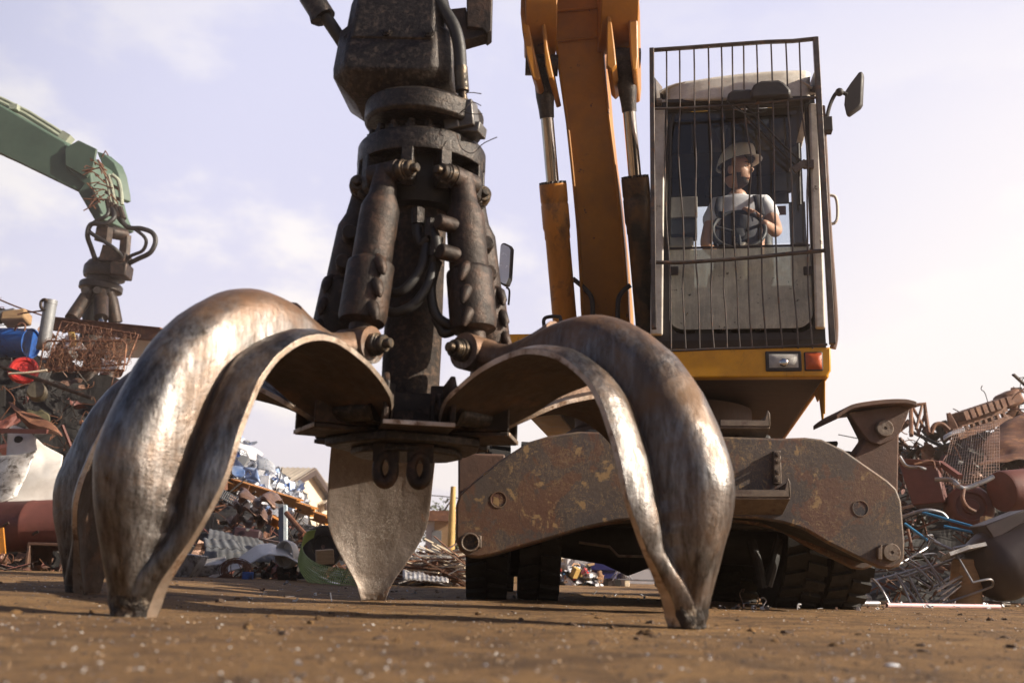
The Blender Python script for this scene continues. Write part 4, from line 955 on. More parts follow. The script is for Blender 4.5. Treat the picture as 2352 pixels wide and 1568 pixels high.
def bcyl(top,mid,bot,Y0,Y1,name,mat):
    Ym=Y0+(Y1-Y0)*.46
    a=P(*top,Y0);c=P(*bot,Y1); d=(c-a); 
    b=P(*mid,Y0+(Y1-Y0)*((mid[1]-top[1])/(bot[1]-top[1]))); b=a+d*((b-a).dot(d)/d.dot(d)); ax=d.normalized()
    r=.112
    q=MB(); h=0
    q.lathe([(.0,-.02),(r,-.015),(r,.12),(r*.97,.13),(r*.97,.145),(r,.155),(r,.33),(r*.93,.36),(r*.93,.42),(r*.89,.43),(r*.89,(c-b).length)],b,ax,40)
    cy=q.build('boom_cylinder',mat,ex)
    q=MB(); q.cyl(a+ax*.35,b+ax*.05,.052,32); q.build('rod',MT['chrome'],cy)
    q=MB(); q.lathe([(.06,-.05),(.078,0),(.074,.2),(.062,.30),(.058,.37)],a+ax*0,ax,28); q.build('rod_end',MT['oily'],cy)
    s1,s2=frame(ax)
    for k in range(14):
        q=MB(); t=2*math.pi*k/14; p=b+(s1*math.cos(t)+s2*math.sin(t))*.095; q.cyl(p-ax*.035,p+ax*.0,.017,6); q.build('gland_bolt',MT['oily'],cy)
dk=surf('patchy_dark_yellow',(.30,.115,.012),(.08,.04,.015),s1=2.2,c3=(.02,.015,.012),amt=.5,s3=3,soft=.12,rough=(.4,.6),bump=.1,grime=.6,stretch=(2,2,.5))  # darker yellow with near-black patches, for the right cylinder
bcyl((1247,165),(1273,428),(1302,790),7.28,7.95,'boom_cylinder',surf('oil_streaked_yellow',(.60,.225,.012),(.48,.17,.010),s1=1.5,c3=(.05,.03,.015),amt=.60,s3=3,soft=.08,rough=(.38,.55),bump=.08,grime=.5,stretch=(3,3,.4)))
bcyl((1436,150),(1456,415),(1492,790),7.22,7.9,'boom_cylinder',dk)
rail([(1316,640,1.2),(1345,665,1.2),(1360,690,1.2),(1361,745,1.2)],.02,'boom_pipe'); rail([(1448,655,1.2),(1432,668,1.2),(1420,690,1.2),(1419,740,1.2)],.02,'boom_pipe')
# dipper arm overhead (above the picture) that carries the grapple
q=MB(); a=P(1290,-330,6.6)+V((0,0,0)); b=V((-.545,4.2,3.15))
q.bar(a+bk*.3+V((.1,0,.1)),b,.30,.40); arm=q.build('dipper_arm',MT['yellow'],ex,bevel=.02)
# ================================================================ operator
MT['skin']=surf('sun_warmed_skin',(.56,.32,.215),(.50,.27,.18),s1=9,rough=(.42,.55),bump=.05,sb=200,grime=0)
MT['tee']=surf('white_cotton_tee',(.78,.76,.78),(.68,.66,.69),s1=7,rough=(.8,.9),bump=.25,sb=18,grime=.1,gcol=(.5,.48,.5))
MT['dungaree']=surf('charcoal_work_cloth',(.045,.042,.05),(.03,.028,.033),s1=8,rough=(.8,.9),bump=.35,sb=25,grime=.2)
MT['hair']=surf('dark_short_hair',(.045,.028,.020),(.06,.04,.028),s1=60,rough=(.6,.8),bump=.6,sb=260,grime=0)
MT['hat']=surf('scuffed_white_hard_hat',(.86,.85,.80),(.80,.78,.72),s1=5,c3=(.35,.3,.25),amt=.74,s3=14,soft=.02,rough=(.28,.42),bump=.03,grime=.2,gcol=(.5,.44,.36))
MT['eyew']=surf('eye_white',(.7,.66,.62),rough=(.1,.2),bump=0,grime=0)
def LU(u,v,y): return PUW(u,v,y)
PB=MU@V((.6,.95,zf+.06)); PB.z=zf+.06
person=None
K=1.12
pel=LU(1700,618,.98); waist=LU(1700,570,.96); chest=LU(1703,515,.92); nb=LU(1694,462,.90); nt_=LU(1692,432,.88)
shL=LU(1645,474,.91); shR=LU(1758,470,.89)
elR=LU(1785,535,.74); wrR=LU(1752,512,.50); 
elL=LU(1620,562,.80); wrL=LU(1650,592,.55)
hipL=LU(1672,628,.92); hipR=LU(1730,626,.92); knL=LU(1650,650,.48); knR=LU(1745,650,.48); anL=LU(1655,742,.42); anR=LU(1740,742,.42); toL=LU(1652,756,.28); toR=LU(1744,756,.28)
def skinmesh(verts,edges,radii,sub=2,root=0):
    me=bpy.data.meshes.new('tmp'); me.from_pydata([tuple(v) for v in verts],edges,[]); o=bpy.data.objects.new('tmp',me); COL.objects.link(o)
    sk=o.modifiers.new('s','SKIN'); sk.use_smooth_shade=True
    for i,r in enumerate(radii):
        me.skin_vertices[0].data[i].radius=(r,r) if not isinstance(r,tuple) else r
    me.skin_vertices[0].data[root].use_root=True
    ss=o.modifiers.new('ss','SUBSURF'); ss.levels=sub; ss.render_levels=sub
    dg=bpy.context.evaluated_depsgraph_get(); ev=o.evaluated_get(dg); m2=bpy.data.meshes.new_from_object(ev)
    vs=[v.co.copy() for v in m2.vertices]; fs=[list(p.vertices) for p in m2.polygons]
    bpy.data.objects.remove(o); bpy.data.meshes.remove(me); bpy.data.meshes.remove(m2)
    return vs,fs
VS=[pel,waist,chest,nb,nt_,shL,elL,wrL,shR,elR,wrR,hipL,knL,anL,toL,hipR,knR,anR,toR]
ED=[(0,1),(1,2),(2,3),(3,4),(2,5),(5,6),(6,7),(2,8),(8,9),(9,10),(0,11),(11,12),(12,13),(13,14),(0,15),(15,16),(16,17),(17,18)]
RD=[.15*K,.145*K,.155*K,.074*K,.066*K,.066*K,.045*K,.031*K,.066*K,.047*K,.032*K,.085*K,.065*K,.05*K,.045*K,.085*K,.065*K,.05*K,.045*K]
body=MB(); body.add(*skinmesh(VS,ED,RD))
# head: turned to the right of the picture, level gaze
HCn=LU(1692,396,.87)
hx=R(52); face=V((math.sin(hx),-math.cos(hx),.02)).normalized(); hs_=V((0,0,1)).cross(face).normalized(); hu=face.cross(hs_).normalized()
KH=1.27
def H(s,f,u): return HCn+hs_*s*KH+face*f*KH+hu*(u+.004)*KH     # side, forward, up in head space (metres)
def headpt(a,b):
    # a azimuth from face, b elevation
    s=math.sin(a)*math.cos(b); f=math.cos(a)*math.cos(b); u=math.sin(b)
    p=V((s*.074,f*.094,u*.116))
    # jaw taper
    if u<0:
        k=-u; p.x*=1-.28*k*k; p.y*=1-.10*k
        if f>0: p.y+=.012*k*math.exp(-(a/.5)**2)
    # flat face plane
    if f>.2: p.y*=1-.05*math.exp(-(a/.9)**2)
    g=lambda a0,b0,sa,sb:math.exp(-((abs(a)-a0)/sa)**2-((b-b0)/sb)**2)
    p.y+=.026*g(0,-.15,.13,.16)+.012*g(0,.02,.12,.16)            # nose and bridge
    p.y+=.007*g(.30,.20,.28,.08)                                # brow
    p.y-=.013*g(.36,.06,.16,.09)                               # eye sockets
    p.y+=.007*g(0,-.50,.25,.05)+.006*g(0,-.62,.25,.05)-.004*g(0,-.56,.26,.025) # lips
    p.y+=.011*g(0,-.93,.3,.16)                                 # chin
    p.x*=1+.05*g(.85,-.15,.3,.2)                               # cheekbones
    return p
nu,nv=56,40
vs=[];fs=[]
for j in range(nv+1):
    b_=-math.pi/2+math.pi*j/nv
    for i in range(nu):
        a_=-math.pi+2*math.pi*i/nu
        q=headpt(a_,b_); vs.append(H(*q))
for j in range(nv):
    for i in range(nu): fs.append((j*nu+i,j*nu+(i+1)%nu,(j+1)*nu+(i+1)%nu,(j+1)*nu+i))
body.add(vs,fs)
for s_ in(-1,1): body.ball(H(s_*.077,-.008,-.012),(.012*K,.020*K,.032*K),14,10,rot=Matrix((hs_,face,hu)).transposed())
# hand gripping the wheel rim: palm and five fingers, one skinned chain each
def hand(wr,rimp,rimdir,back,sgn):
    # wr wrist, rimp point on the rim, rimdir along the rim, back = from rim toward the viewer/up (outside of the grip)
    vs=[wr];ed=[];rd=[.030]
    palm=rimp+back*.030+(wr-rimp).normalized()*.035
    vs.append(palm); ed.append((0,1)); rd.append(.034)
    lens=[.9,1.0,.95,.8]
    for k in range(4):
        off=rimdir*((k-1.5)*.023*sgn)
        b0=len(vs)
        pts=[palm+off*.8-(wr-rimp).normalized()*.018+back*.004, rimp+off+back*.036-(wr-rimp).normalized()*.010, rimp+off-(wr-rimp).normalized()*(.034*lens[k])+back*.018, rimp+off-(wr-rimp).normalized()*(.034*lens[k])-back*.014, rimp+off-(wr-rimp).normalized()*.012-back*(.026*lens[k])]
        vs+=pts; rd+=[.0135,.0125,.0115,.0105,.009]
        ed+=[(1,b0),(b0,b0+1),(b0+1,b0+2),(b0+2,b0+3),(b0+3,b0+4)]
    b0=len(vs); t0=palm+rimdir*(-.030*sgn)
    vs+=[t0,t0+rimdir*(-.022*sgn)-back*.012,t0+rimdir*(-.050*sgn)-back*.008]; rd+=[.014,.012,.010]; ed+=[(1,b0),(b0,b0+1),(b0+1,b0+2)]
    return skinmesh(vs,ed,[r*K for r in rd],2,1)
MU3=MU.to_3x3()
swr=.19
th=R(62); rimp=MU@(SWC+swx*(swr*math.cos(th))+swy*(swr*math.sin(th))); rimt=MU3@(-swx*math.sin(th)+swy*math.cos(th)); 
body.add(*hand(wrR,rimp,rimt,(MU3@V((0,-.90,.43))).normalized(),1))
kn=wrL; body.add(*hand(wrL,wrL+V((.03,-.09,-.02)),V((1,0,0)),V((0,-.2,1)).normalized(),-1))
pr=body.build('person',MT['skin'],None,smooth=60,origin=PB)
rm=pr.modifiers.new('one_surface','REMESH'); rm.mode='VOXEL'; rm.voxel_size=.0065; rm.use_smooth_shade=True
sm=pr.modifiers.new('soft','SMOOTH'); sm.iterations=2; sm.factor=.4
tag(pr,'seated man in a white hard hat and dark dungarees steering inside the excavator cab','person')
def wear(name,mat,mb,**k): return mb.build(name,mat,pr,**k)
# t-shirt: torso and short sleeves
q=MB()
slL=shL+(elL-shL)*.55; slR=shR+(elR-shR)*.55
q.add(*skinmesh([pel,waist,chest,nb+V((0,0,-.008)),shL,slL,shR,slR],[(0,1),(1,2),(2,3),(2,4),(4,5),(2,6),(6,7)],[.165*K,.16*K,.172*K,.088*K,.082*K,.068*K,.082*K,.07*K]))
o=wear('tshirt',MT['tee'],q,smooth=60)
tx=bpy.data.textures.new('folds','CLOUDS'); tx.noise_scale=.09
dm=o.modifiers.new('folds','DISPLACE'); dm.texture=tx; dm.strength=.018; dm.texture_coords='LOCAL'
q=MB(); nbx=nb+V((0,0,.034)); q.tube([nbx+V((.078*K*math.cos(t),.07*K*math.sin(t)-.008,.016*math.sin(t))) for t in [2*math.pi*i/28 for i in range(28)]],.010,8,closed=True); wear('collar',MT['tee'],q)
# dungarees: bib, straps, trousers
def front_of(p,d): return p+V((.05,-1,0)).normalized()*d
q=MB()
bc=LU(1700,505,.90)
def bib(s,t):
    u=1650+ (1752-1650)*s; v=485+ (600-485)*t
    curve=.185*K*math.sqrt(max(.02,1-(.88*(2*s-1))**2))
    return LU(u+ (1-t)*(6*(.5-s)*2),v+ (1-t)*8*abs(2*s-1)**2,.900-curve-.012+noise.noise(V((s*5,t*5,2)))*.008)
q.grid(bib,16,14); wear('bib',MT['dungaree'],q,solid=.008)
q=MB(); q.span(MU@V((0,0,0)),MU@V((0,0,0))) if False else None
def strap(pts):
    q=MB(); pp=spline([LU(*p) for p in pts],6)
    ex_=MU3@V((.028,0,0)); q.grid(lambda s,t:pp[min(int(s*(len(pp)-1)+.5),len(pp)-1)]+ex_*(2*t-1)*K,len(pp)-1,2); wear('strap',MT['dungaree'],q,solid=.010)
strap([(1655,498,.71),(1650,482,.70),(1652,468,.735),(1655,456,.82),(1660,456,.94),(1662,466,1.03)]); strap([(1748,494,.705),(1744,478,.70),(1742,464,.73),(1739,450,.82),(1736,450,.93),(1734,462,1.02)])
for u,v in((1652,492),(1746,486)):
    q=MB(); c=LU(u,v,.752); q.box(c,(.05,.012,.028),(0,0,YAW)); wear('buckle',MT['cabdark'],q,bevel=.003)
q=MB(); q.add(*skinmesh([pel,hipL,knL,anL,hipR,knR,anR,waist],[(0,1),(1,2),(2,3),(0,4),(4,5),(5,6),(0,7)],[.172*K,.105*K,.085*K,.07*K,.105*K,.085*K,.07*K,.165*K])); wear('trousers',MT['dungaree'],q,smooth=60)
for a_,t_ in((anL,toL),(anR,toR)):
    q=MB(); q.add(*skinmesh([a_+V((0,.02,-.02)),(a_+t_)/2,t_],[(0,1),(1,2)],[.062,.056,.05])); wear('boot',MT['black'],q,smooth=60)
# face details
def shellpatch(cond,off,name,mat):
    q=MB(); vs=[];ids={};fs=[]
    for j in range(nv+1):
        for i in range(nu):
            a_=-math.pi+2*math.pi*i/nu; b_=-math.pi/2+math.pi*j/nv
            p=headpt(a_,b_); n_=V((p.x/.074**2,p.y/.094**2,p.z/.116**2)).normalized()
            ids[(i,j)]=(cond(a_,b_),H(*(p+n_*off)))
    for j in range(nv):
        for i in range(nu):
            k=[(i,j),((i+1)%nu,j),((i+1)%nu,j+1),(i,j+1)]
            if all(ids[x][0] for x in k):
                o_=len(vs); vs+=[ids[x][1] for x in k]; fs.append((o_,o_+1,o_+2,o_+3))
    q.add(vs,fs); o=wear(name,mat,q,smooth=60,recalc=False)
    return o
shellpatch(lambda a,b: (abs(a)<1.25 and -1.35<b<-.50-.14*max(0,.6-abs(a)) and not(abs(a)<.24 and -.70<b<-.44)) or (abs(a)<.3 and -.46<b<-.37) or (.85<abs(a)<1.3 and -1.0<b<-.28),.0045,'beard',MT['hair'])
shellpatch(lambda a,b: abs(a)>1.5 and b>-.42 or b>.75,.006,'hair',MT['hair'])
for s_ in(-1,1):
    q=MB(); q.ball(H(s_*.031,.076,.008),(.0125*K,.010*K,.0085*K),14,10,rot=Matrix((hs_,face,hu)).transposed()); e=wear('eye',MT['eyew'],q)
    q=MB(); q.ball(H(s_*.030,.0855,.008),(.0055*K,.003*K,.0055*K),10,8,rot=Matrix((hs_,face,hu)).transposed()); q.build('iris',MT['hair'],e)
    q=MB(); q.tube([H(s_*.014,.093,.026),H(s_*.030,.091,.033),H(s_*.047,.080,.029)],[.0035*K,.0045*K,.003*K],8); wear('eyebrow',MT['hair'],q)
q=MB(); q.tube([H(-.020,.078,-.064),H(0,.087,-.062),H(.020,.078,-.064)],[.003,.0055,.003],8); wear('lip',surf('lips',(.36,.14,.11),rough=(.4,.5),bump=0,grime=0),q)
# hard hat
q=MB(); hn,hv=48,16
ht=lambda s,f,u: H(s,f,u+.0)
def hatpt(i,j):
    a_=2*math.pi*i/hn; k=j/hv*math.pi/2
    rs,rf=.100,.124
    c_=math.cos(k)**.66 if j<hv else 0
    ridge=.006*math.exp(-((math.sin(a_)*rs*c_)/.02)**2)*(1 if j>3 else j/3)
    return V((math.sin(a_)*rs*c_,math.cos(a_)*rf*c_-.004,.058+.118*math.sin(k)+ridge))
vs=[];fs=[]
tl_=R(-9)
def tiltp(p): return V((p.x,p.y*math.cos(tl_)-(p.z-.04)*math.sin(tl_)*-1*-1,p.z+p.y*math.sin(-tl_)*.9))
for j in range(hv+1):
    for i in range(hn): vs.append(H(*tiltp(hatpt(i,j))))
for j in range(hv):
    for i in range(hn): fs.append((j*hn+i,j*hn+(i+1)%hn,(j+1)*hn+(i+1)%hn,(j+1)*hn+i))
q.add(vs,fs)
# rim flare and peak
vs=[];fs=[]
for j in range(4):
    for i in range(hn):
        a_=2*math.pi*i/hn; pk=max(0,math.cos(a_))**1.6
        e=(j/3)*(.004+.044*pk); p=hatpt(i,0)
        d=V((math.sin(a_),math.cos(a_),0)); vs.append(H(*tiltp(p+d*e+V((0,0,-.010*(j/3)-.010*pk*(j/3)**2)))))
for j in range(3):
    for i in range(hn): fs.append((j*hn+i,(j+1)*hn+i,(j+1)*hn+(i+1)%hn,j*hn+(i+1)%hn))
q.add(vs,fs)
hat=wear('hard_hat',MT['hat'],q,smooth=50,solid=.004,recalc=False)
q=MB(); q.tube([H(*tiltp(V((math.sin(t)*.092,math.cos(t)*.112-.004,.060)))) for t in [2*math.pi*i/40 for i in range(40)]],.010,8,closed=True); q.build('headband',MT['cabdark'],hat)
# ================================================================ second machine, buildings, far things
# green boom and its grapple beyond the left scrap heap
GY=16.5
gx=thing('material_handler','faded green material handler boom reaching in over the scrap heap from the left edge','material handler',P(-200,300,GY).to_2d().to_3d())
m=MB()
arm=[(-260,130),(0,237),(150,322),(175,340),(152,372),(215,437),(180,440),(0,352),(-260,235)]
m.prism([P(u,v,GY) for u,v in[(-900,-130),(-260,128),(0,240),(150,326),(205,430),(178,440),(0,354),(-260,238),(-900,-10)]],(.25,.62,0))
main=m.build('boom',MT['green'],gx,bevel=.03)
m=MB(); m.prism([P(u,v,GY-.03) for u,v in[(150,330),(172,346),(196,362),(206,384),(212,430),(222,468),(236,502),(226,506),(218,508),(178,440),(192,422),(150,385)]],(.30,.70,0)); m.build('boom_tip',MT['green'],gx,bevel=.02)
m=MB(); m.prism([P(u,v,GY-.06) for u,v in[(149,340),(180,322),(222,342),(214,382),(199,408),(150,380)]],(.0,.05,0)); m.build('side_plate',MT['green'],main,bevel=.01)
m=MB(); m.prism([P(u,v,GY+.55) for u,v in[(222,348),(236,352),(262,374),(272,398),(280,440),(281,456),(272,460),(262,430),(240,392)]],(.10,.16,0)); m.build('side_plate',MT['green'],main,bevel=.01)
for du,dv,r_ in((0,-4,.045),(8,-10,.03),(-6,3,.04)):
    m=MB(); m.tube([P(-500+du,22+dv,GY+.35),P(-200+du,152+dv,GY+.35),P(0+du,238+dv,GY+.35),P(60+du,268+dv,GY+.35),P(118+du,304+dv,GY+.35),P(150+du,326+dv,GY+.35)],r_,8); m.build('hydraulic_line',MT['palegreen'],main)
m=MB(); m.box(P(36,250,GY+.3),(.14,.2,.1)); m.build('line_clamp',MT['palegreen'],main)
m=MB(); m.box(P(152,318,GY+.3),(.18,.2,.16),(0,R(30),0)); m.build('line_clamp',MT['palegreen'],main)
for pts in([(244,404),(250,430),(254,455),(262,480)],[(250,402),(256,425),(262,452),(268,482)],[(258,402),(272,415),(278,440),(280,470)]):
    m=MB(); m.tube(spline([P(u,v,GY-.15) for u,v in pts],4),.035,8); m.build('steel_pipe',MT['palegreen'],main)
m=MB(); m.box(P(256,425,GY-.08),(.34,.05,.05),(0,R(28),0)); m.build('pipe_clamp',MT['rust'],main)
m=MB(); m.box(P(262,452,GY-.08),(.36,.05,.05),(0,R(28),0)); m.build('pipe_clamp',MT['rust'],main)
for i in range(4):
    m=MB(); m.cyl(P(248+i*9,462+i*5,GY-.18),P(255+i*9.5,494+i*3,GY-.2),.055,8); m.build('hose_fitting',MT['rustdark'],main)
# rusty debris caught on the tip
m=MB()
for i in range(26):
    u,v=rnd.uniform(196,232),rnd.uniform(352,470); u+= (v-352)*.22
    a_=P(u,v,GY-.12-rnd.random()*.1); m.tube([a_,a_+V((rnd.uniform(-.15,.15),-.05,rnd.uniform(-.1,.12))),a_+V((rnd.uniform(-.28,.28),-.06,rnd.uniform(-.2,.1)))],.012,5)
o=m.build('caught_wire',MT['rust'],main)
def ghose(pts,r=.05): 
    h=MB(); h.tube(spline([P(*p) for p in pts],6),r,10); return h.build('hydraulic_hose',MT['hose'],gx)
ghose([(268,480,GY-.2),(290,520,GY-.2),(325,525,GY-.2),(350,535,GY-.2),(357,555,GY-.2),(345,580,GY-.2),(318,594,GY-.1),(298,604,GY)],.042)
ghose([(262,478,GY-.2),(278,510,GY-.2),(312,528,GY-.2),(335,550,GY-.2),(328,575,GY-.15),(300,588,GY-.1),(290,600,GY)],.03)
ghose([(258,478,GY-.2),(262,500,GY-.3),(240,515,GY-.35),(210,515,GY-.3),(201,540,GY-.3),(210,570,GY-.2),(220,600,GY-.1),(222,615,GY)],.042)
ghose([(250,478,GY-.2),(245,495,GY-.3),(215,512,GY-.3),(204,530,GY-.3),(240,555,GY-.4),(268,575,GY-.4),(280,590,GY-.2)],.035)
# its grapple (only the upper half shows over the heap)
g2c=P(238,700,GY)
g2=thing('grapple','small dark scrap grapple hanging from the green boom above the left heap','grapple',g2c)
def gpt(u,v,d=0): return P(u,v,GY+d)
m=MB(); m.prism([gpt(222,514,-.3),gpt(248,520,-.3),gpt(243,560,-.3),gpt(215,552,-.3)],(.08,.06,0)); m.prism([gpt(276,540,.1),gpt(292,538,.1),gpt(288,590,.1),gpt(272,585,.1)],(.06,.06,0)); m.cyl(gpt(236,530,-.2),gpt(288,540,.2),.11,18); m.prism([gpt(236,560,-.2),gpt(288,580,-.2),gpt(284,600,-.2),gpt(225,598,-.2)],(0,.35,0)); m.build('hanger_link',MT['rustdark'],g2,bevel=.01)
m=MB(); c=gpt(243,620,.2); m.lathe([(.34,-.16),(.36,-.1),(.36,.02),(.30,.12),(.15,.2)],c,(.06,0,1),28); m.build('rotator_head',MT['oily'],g2)
m=MB(); m.prism([gpt(252,598,-.25),gpt(292,602,-.25),gpt(287,634,-.25),gpt(250,630,-.25)],(0,.35,0)); m.build('motor_block',MT['rustdark'],g2,bevel=.03)
m=MB(); c=gpt(233,655,.2); m.lathe([(.30,-.12),(.36,-.10),(.36,.0),(.33,.03),(.26,.04),(.26,.16)],c,(.06,0,1),28); m.build('crown_ring',MT['oily'],g2,bevel=.008)
m=MB(); m.lathe([(.20,-1.3),(.20,.1)],gpt(231,660,.25),(.05,0,1),20); m.build('centre_column',MT['black'],g2)
for (u0,v0,d0),(u1,v1,d1) in (((205,672,-.05),(158,742,-.5)),((233,672,-.1),(232,740,-.4)),((252,672,.1),(268,752,.2)),((222,672,.5),(200,740,.8))):
    a_=gpt(u0,v0,d0); b_=gpt(u1,v1,d1); d_=b_-a_
    q=MB(); q.lathe([(.07,-.05),(.085,.05),(.115,.12),(.115,d_.length*.86),(.10,d_.length*.87)],a_,d_,20); cy=q.build('hydraulic_cylinder',MT['rustdark'],g2)
    q=MB(); q.cyl(a_+d_*.8,b_+d_*.25,.05,14); q.build('rod',MT['chrome'],cy)
    q=MB(); q.cyl(a_+V((-.02,-.1,-.02)),a_+V((0,-.17,0)),.07,16); q.build('pin_nut',MT['oily'],cy)
for k,(u,v) in enumerate(((150,800),(232,800),(275,800))):
    q=MB(); a_=gpt(u,v,(-.6,-.5,.3)[k]); q.tube(spline([a_+V((.2,0,.1)),a_,a_+V((-.15,0,-.5)),a_+V((0,0,-.9))],5),[.14]*15+[.05],12); q.build('claw',MT['rustdark'],g2)
# gable houses beyond the yard
def house(apx,eave,Y,ln,w_,lb):
    A=P(*apx,Y); r_=V((-1,.10,0)); c_=V((.12,1,0)); ez=P(*eave,Y+w_).z
    a=thing('gable_house',lb,'house',(A.x,Y,0))
    dn=V((0,0,ez-A.z)); E1=A-c_*w_+dn; E2=A+c_*w_+dn; low=lambda p:V((p.x,p.y,-.2))
    m=MB(); m.prism([low(E1),low(E2),E2,A,E1],r_*ln); m.build('wall',MT['cream'],a)
    m=MB(); n_=36
    for E in(E1,E2):
        o=(E-A)*1.10
        m.grid(lambda s,t,o=o: A+V((0,0,.12))+o*t+r_*(ln*s-.35)+V((0,0,.05*(int(s*n_*2+.01)%2))),n_*2,2)
    m.build('roof',MT['roof'],a,solid=.05,smooth=0)
    for E in(E1,E2):
        m=MB(); m.bar(A-r_*.30+V((0,0,.02)),A-r_*.30+(E-A)*1.1+V((0,0,.02)),.10,.30,(0,0,1)); m.build('barge_board',MT['darkwood'],a)
    return a
house((707,1083),(736,1158),42,8,3.6,'cream gable house with pale roof and dark barge board behind the crushed sheets')
house((800,1116),(830,1185),48,12,4.0,'second cream house further right, mostly hidden by the back claw')
# shed and pole in the gap beside the outrigger frame
sh=thing('shed','small weathered shed with rusty roof edge and grey door left of the outrigger frame','shed',(P(1015,1290,24).x,24,0))
a_=P(975,1290,24);b_=P(1032,1186,24)
m=MB(); m.span((a_.x,24,-.1),(b_.x,27,b_.z-.12)); m.build('wall',MT['palewall'],sh)
m=MB(); m.span((b_.x-.34,23.93,-.1),(b_.x+.02,24.0,b_.z-.12)); m.build('corner_post',MT['wood'],sh)
m=MB(); m.span((a_.x-.3,23.7,b_.z-.12),(b_.x+.12,27.2,b_.z+.12)); m.build('roof',MT['rust'],sh)
m=MB(); m.span((P(990,1290,24).x,23.9,-.1),(P(1012,1290,24).x,23.97,P(1010,1218,24).z)); m.build('door',MT['grey'],sh)
m=MB(); m.tube([P(1036,1262,20)-V((0,0,.4)),P(1038,1190,20),P(1041,1117,20)],[.075,.07,.05],12); one(m,'pole',MT['ypole'],'tall yellow pole standing between the shed and the outrigger frame','pole')
m=MB(); m.tube([P(900+20*i,1137+.9*i-1.0*math.sin(i/8*3.14)*4,40) for i in range(9)],.02,5); one(m,'overhead_wire',MT['black'],'thin dark overhead wire crossing the sky behind the yellow pole','wire')
# yard wall seen under the machine
m=MB(); m.span((P(1200,1300,30).x,30,-.1),(P(1700,1300,30).x,30.3,2.4)); wl=one(m,'yard_wall',MT['palewall'],'pale grey yard wall with green posts far behind, under the machine','wall')
for u in(1353,1421,1500,1570):
    x=P(u,1280,29.9).x; q=MB(); q.span((x-.05,29.85,.9),(x+.05,29.99,2.4)); q.build('post',MT['greenpost'],wl)
# small trees on the skyline by the yellow pole
def tree(u,v,Y,h,lb,seed):
    c=P(u,v,Y); r=random.Random(seed); t_=thing('tree',lb,'tree',(c.x,Y,0))
    q=MB(); q.tube([(c.x,Y,0),(c.x+.05,Y,c.z*.5),(c.x,Y,c.z)],[.18,.13,.05],8)
    for k in range(5): a=V((c.x,Y,c.z*(.55+.08*k))); q.tube([a,a+V((r.uniform(-.8,.8),r.uniform(-.5,.5),.7))],[.06,.02],5)
    q.build('trunk',MT['trunk'],t_)
    q=MB()
    for k in range(900):
        d=V((r.gauss(0,.42),r.gauss(0,.4),r.gauss(0,.5)))*h*.35; p=V((c.x,Y,c.z-h*.3))+d; s=.10
        a,b=V((r.uniform(-1,1),r.uniform(-1,1),r.uniform(-1,1))).normalized()*s,V((r.uniform(-1,1),r.uniform(-1,1),r.uniform(-1,1))).normalized()*s
        q.add([p,p+a,p+a+b,p+b],[(0,1,2,3)])
    q.build('crown',MT['leafy'],t_,smooth=0)
tree(1012,1168,38,2.6,'small dark tree showing over the shed roof',4); tree(1052,1180,40,2.6,'small tree showing just right of the yellow pole',9)
# shopping cart
cy_=18.5
kz=thing('shopping_cart','grey wire shopping trolley full of scrap standing under the machine','trolley',(P(1462,1350,cy_).x,cy_,0))
kx=kz.location.x; s_=1.0
def K3(x,y,z): return V((kx+x,cy_+y,z))
m=MB()
top=[K3(-.42,-.25,.62),K3(.40,-.28,.70),K3(.40,.28,.70),K3(-.42,.25,.62)]; bot=[K3(-.30,-.18,.34),K3(.36,-.22,.32),K3(.36,.22,.32),K3(-.30,.18,.34)]
m.tube(top,.014,6,closed=True); m.tube(bot,.012,6,closed=True)
for k in range(4):
    a0,a1,b0,b1=top[k],top[(k+1)%4],bot[k],bot[(k+1)%4]
    for i in range(1,11): t_=i/11; m.tube([a0+(a1-a0)*t_,b0+(b1-b0)*t_],.006,5)
    for i in range(1,4): t_=i/4; m.tube([a0+(b0-a0)*t_,a1+(b1-a1)*t_],.006,5)
m.build('basket',MT['steelrod'],kz)
m=MB()
for y in(-.22,.22): m.tube([K3(.44,y,.85),K3(.38,y,.62),K3(.34,y,.30),K3(.42,y,.10)],.015,8); m.tube([K3(.40,y,.12),K3(-.36,y,.12)],.015,8); m.tube([K3(-.28,y,.34),K3(-.10,y,.12)],.012,8); m.tube([K3(-.30,y,.32),K3(-.46,y,.10)],.012,8)
m.tube([K3(.44,-.25,.85),K3(.44,.25,.85)],.018,8); m.build('frame',MT['steelrod'],kz)
for x in(-.36,.42):
    for y in(-.22,.22):
        q=MB(); q.lathe([(.03,-.02),(.065,-.02),(.065,.02),(.03,.02)],K3(x,y,.06),(0,1,0),18); q.build('castor',MT['hose'],kz)
m=MB(); r=random.Random(5)
for i in range(36): m.tube([K3(r.uniform(-.35,.35),r.uniform(-.2,.2),r.uniform(.4,.85)) for _ in range(3)],.012,5)
m.ball(K3(-.05,0,.52),(.3,.18,.15),12,8); o=one(m,'cart_scrap',MT['steelrod'],'tangle of thin metal bits piled in the shopping trolley','scrap'); o['kind']='stuff'
